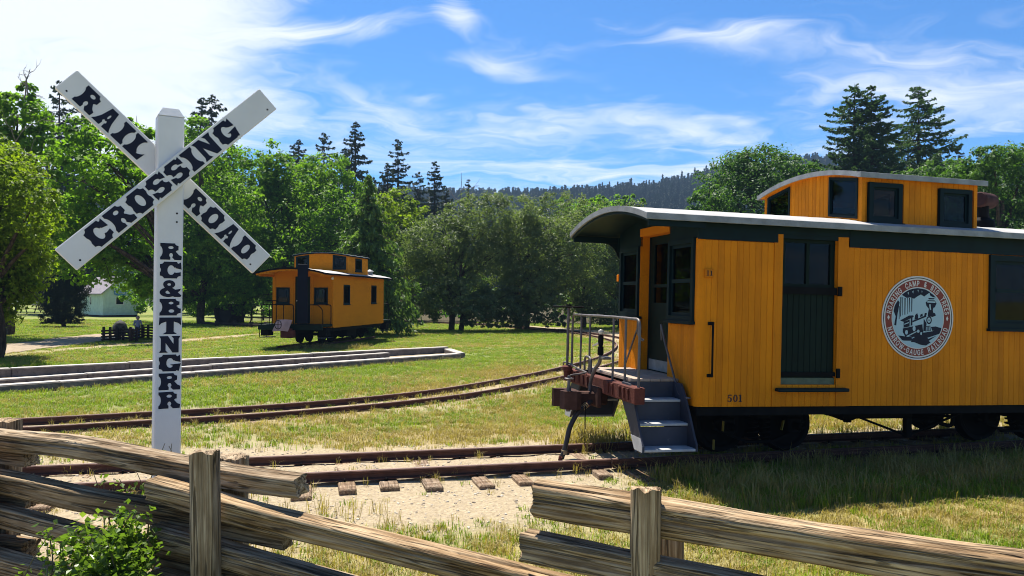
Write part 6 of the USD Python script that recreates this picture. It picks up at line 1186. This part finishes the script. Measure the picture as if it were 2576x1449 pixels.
usdkit.mesh(stage, '/World/hillside_forest/tree/crown', lv, M_hillfir); usdkit.mesh(stage, '/World/hillside_forest/tree/trunk', tr.get(), M_bark)
N = 9000; xs = np.r_[rng.uniform(950, 2100, 6000), rng.uniform(-1400, 3900, N - 6000)]; ds = 170 + 480 * rng.random(N) ** .75; pts = A([hill_pt(x, d) for x, d in zip(xs, ds)])
pi.CreatePrototypesRel().SetTargets(['/World/hillside_forest/tree']); pi.CreateProtoIndicesAttr([0] * N); pi.CreatePositionsAttr(Vt.Vec3fArray.FromNumpy(pts.astype(np.float32)))
sc = rng.uniform(.45, .9, N)[:, None] * np.ones((1, 3)); pi.CreateScalesAttr(Vt.Vec3fArray.FromNumpy(sc.astype(np.float32))); an = rng.uniform(0, np.pi, N)
pi.CreateOrientationsAttr(Vt.QuathArray([Gf.Quath(float(math.cos(a)), 0, 0, float(math.sin(a))) for a in an]))

# ------------------------------------------------------------------ grass, weeds, gravel
def tuft(rng, n, h, spread, lean, w):
    V, F = [], []
    for _ in range(n):
        o = A([*(rng.normal(size=2) * spread), 0]); a = rng.uniform(0, 2 * np.pi); d = A([math.cos(a), math.sin(a), 0]); s = A([-d[1], d[0], 0]) * w * rng.uniform(.6, 1.2); H_ = h * rng.uniform(.5, 1.15); l = lean * rng.uniform(.3, 1.3)
        m = o + d * l * H_ * .35 + A([0, 0, H_ * .58]); t = o + d * l * H_ * (1.1) + A([0, 0, H_ * (1 - .28 * l)])
        k = len(V); V += [o - s - [0, 0, .02], o + s - [0, 0, .02], m + s * .75, m - s * .75, t]; F += [[k, k + 1, k + 2], [k, k + 2, k + 3], [k + 3, k + 2, k + 4]]
    return A(V), A(F)
def scatter(name, label, protos, m, pts, scales, idx_rng):
    p = UsdGeom.PointInstancer.Define(stage, '/World/' + name); data('/World/' + name, label, None, None, 'stuff'); paths = []
    for i, (nm, q) in enumerate(protos):
        pth = '/World/%s/%s%s' % (name, nm, '' if i == 0 else '_%03d' % i); usdkit.mesh(stage, pth, q, m); paths.append(pth)
    n = len(pts); r_ = np.random.default_rng(idx_rng); p.CreatePrototypesRel().SetTargets(paths); p.CreateProtoIndicesAttr(Vt.IntArray.FromNumpy(r_.integers(0, len(protos), n).astype(np.int32)))
    p.CreatePositionsAttr(Vt.Vec3fArray.FromNumpy(np.asarray(pts, np.float32))); p.CreateScalesAttr(Vt.Vec3fArray.FromNumpy(np.asarray(scales, np.float32)))
    a = r_.uniform(0, np.pi, n); p.CreateOrientationsAttr(Vt.QuathArray([Gf.Quath(float(math.cos(x)), 0, 0, float(math.sin(x))) for x in a]))
rng = np.random.default_rng(88)
X, Y, SC = [], [], []
for y0, y1, den, s in ((3.3, 8, 300, .9), (8, 14, 210, 1.0), (14, 24, 110, 1.25), (24, 40, 48, 1.7), (40, 62, 16, 2.6)):
    n = int(den * (y1 - y0) * (1.45 * (y0 + y1) / 2 + 3)); y = rng.uniform(y0, y1, n); x = (rng.random(n) - .5) * (1.45 * y + 3); X.append(x); Y.append(y); SC.append(np.full(n, s))
X, Y, SC = map(np.concatenate, (X, Y, SC)); cg_, cd_ = cover(X, Y)
import shapely
inpath = shapely.contains_xy(PATHL, X, Y); nrail = np.abs(np.abs(track_off(X, Y)) - .48) < .06; dd_ = _mt.query(np.stack([X, Y], 1))[0]; mrail = np.abs(dd_ - .47) < .07
pit_poly = sg.Polygon([(-13.7, 12.0), (-1.6, 25.2), (-2.2, 27.7), (-16.1, 15.1)]).buffer(.12); inpit = shapely.contains_xy(pit_poly, X, Y)
ok = ~inpath & ~nrail & ~mrail & ~inpit & (rng.random(len(X)) < np.clip(cg_ * 1.12 - .04, .012, 1))
patch = n2(X, Y, 3.1, 41); dry = rng.random(len(X)) < np.clip(cd_ * .95 + .8 * (patch - .5), .02, .98)
shade_strip = (track_off(X, Y) < -.62) & (track_off(X, Y) > -2.5) & (X > 1.7)
def emit(k, hs):
    z = gz(X[k], Y[k]); s = SC[k] * rng.uniform(.7, 1.3, k.sum()); return np.stack([X[k], Y[k], z], 1), np.stack([s, s, s * hs[k] if np.ndim(hs) else s * hs], 1)
hs = np.where(SC > 1.5, .62, 1.0) * np.where(shade_strip, 2.0, 1.0) * (0.75 + .9 * n2(X, Y, .8, 42))
g1 = [('tuft', tuft(rng, 15, .060, .035, .8, .0042)) for _ in range(3)]
p_, s_ = emit(ok & ~dry, hs); scatter('green_grass', 'short green lawn grass growing over the whole field', g1, M_grassg, p_, s_, 1)
g2 = [('tuft', tuft(rng, 14, .062, .038, 1.1, .0036)) for _ in range(3)]
p_, s_ = emit(ok & dry, hs * 1.05); scatter('dry_grass', 'short straw-coloured dry grass mixed through the lawn', g2, M_grassd, p_, s_, 2)
# taller dry weeds along the rails, the timbers and under the caboose
W_ = []
def strip(n, fn): W_.append(A([fn() for _ in range(n)]))
strip(240, lambda: (lambda t, o: (*(TC + t * TD + o * TN)[:2], rng.uniform(.25, .95)))(rng.uniform(-7, 9), rng.choice([-.6, -.40, .36, .62]) + rng.normal() * .07))
strip(520, lambda: (lambda t, o: (*(TC + t * TD + o * TN)[:2], rng.uniform(.8, 1.9)))(rng.uniform(2.4, 9.5), rng.uniform(-2.3, -.62)))
strip(420, lambda: (lambda t, o: (*(TC + t * TD + o * TN)[:2], rng.uniform(.7, 1.6)))(rng.uniform(2.0, 9.5), rng.uniform(.7, 2.4)))
strip(40, lambda: (lambda t, o: (*(TC + t * TD + o * TN)[:2], rng.uniform(1.2, 2.2)))(1.9 + rng.normal() * .25, rng.normal() * .12 + .75))
strip(30, lambda: (lambda t, o: (*(TC + t * TD + o * TN)[:2], rng.uniform(.8, 1.5)))(2.5 + rng.normal() * .2, rng.normal() * .12 - 1.0))
strip(260, lambda: (lambda i, s: (*(MID[i] + s * MIDN[i]), rng.uniform(.4, 1.0)))(rng.integers(4, 60), rng.choice([-.58, -.36, .34, .6]) + rng.normal() * .05))
strip(200, lambda: (lambda t: (-13.5 + 11.7 * t + .22, 12.0 + 13.1 * t - .24, rng.uniform(.4, 1.1)))(rng.random() ** .8))
strip(160, lambda: (rng.uniform(-3.6, -1.0), rng.uniform(5.0, 7.4), rng.uniform(.5, 1.5)))
strip(170, lambda: (rng.uniform(-8.6, -5.6), rng.uniform(28.8, 30.6), rng.uniform(.8, 1.8)))
strip(220, lambda: (rng.uniform(-1.6, 3.4), rng.uniform(4.2, 5.7), rng.uniform(.5, 1.2)))
W_ = np.vstack(W_); wz = gz(W_[:, 0], W_[:, 1]); sc_ = W_[:, 2:3] * np.ones((1, 3))
g3 = [('tuft', tuft(rng, 12, .17, .030, .75, .0030)) for _ in range(4)]
scatter('tall_dry_weeds', 'taller dry weeds along the rails and under the caboose', g3, M_grassd, np.c_[W_[:, :2], wz], sc_, 3)
# pebbles in the bare ground
n = 26000; y = 3.6 + 11 * rng.random(n) ** 1.3; x = (rng.random(n) - .5) * (1.45 * y + 2); g_, _d = cover(x, y); k = rng.random(n) < np.clip(1.0 - 1.15 * g_, .02, 1)
x, y = x[k], y[k]; k = np.abs(np.abs(track_off(x, y)) - .48) > .06; x, y = x[k], y[k]; s = .0035 + .014 * rng.random(len(x)) ** 4
peb = []
for i in range(3): m = trimesh.creation.icosphere(1); v = np.asarray(m.vertices) * [1.2, .9, .6]; peb.append(('stone', (v * (1 + .5 * (meshkit.noise(v * 1.6 + i * 7)[:, None] - .5)), np.asarray(m.faces))))
M_stone = mat('gravel_stone', {'o': ('object_info', {}), 'r': ('rgb_ramp', {'ramp': [(0.0, (.16, .13, .10)), (.5, (.31, .26, .20)), (1.0, (.46, .42, .35))]}), 'p': ('principled_bsdf', {'roughness': .9, 'specular_ior_level': .15})}, [('o.random', 'r.fac'), ('r.color', 'p.base_color')], 'p.BSDF')
scatter('gravel', 'small pale stones and grit strewn over the bare ground by the track', peb, M_stone, np.c_[x, y, gz(x, y) + s * .2], s[:, None] * np.ones((1, 3)), 4)

# ------------------------------------------------------------------ air
M_haze = mat('haze', {'v': ('principled_volume', {'color': (0.45, 0.68, 1.0), 'density': 0.00018, 'anisotropy': 0.2})}, [], volume='v.volume')
solo('haze', MB().mm(-3200, 3200, -3100, 3100, -4, 190), M_haze, 'thin blue haze in the air over the whole valley', kind='stuff')
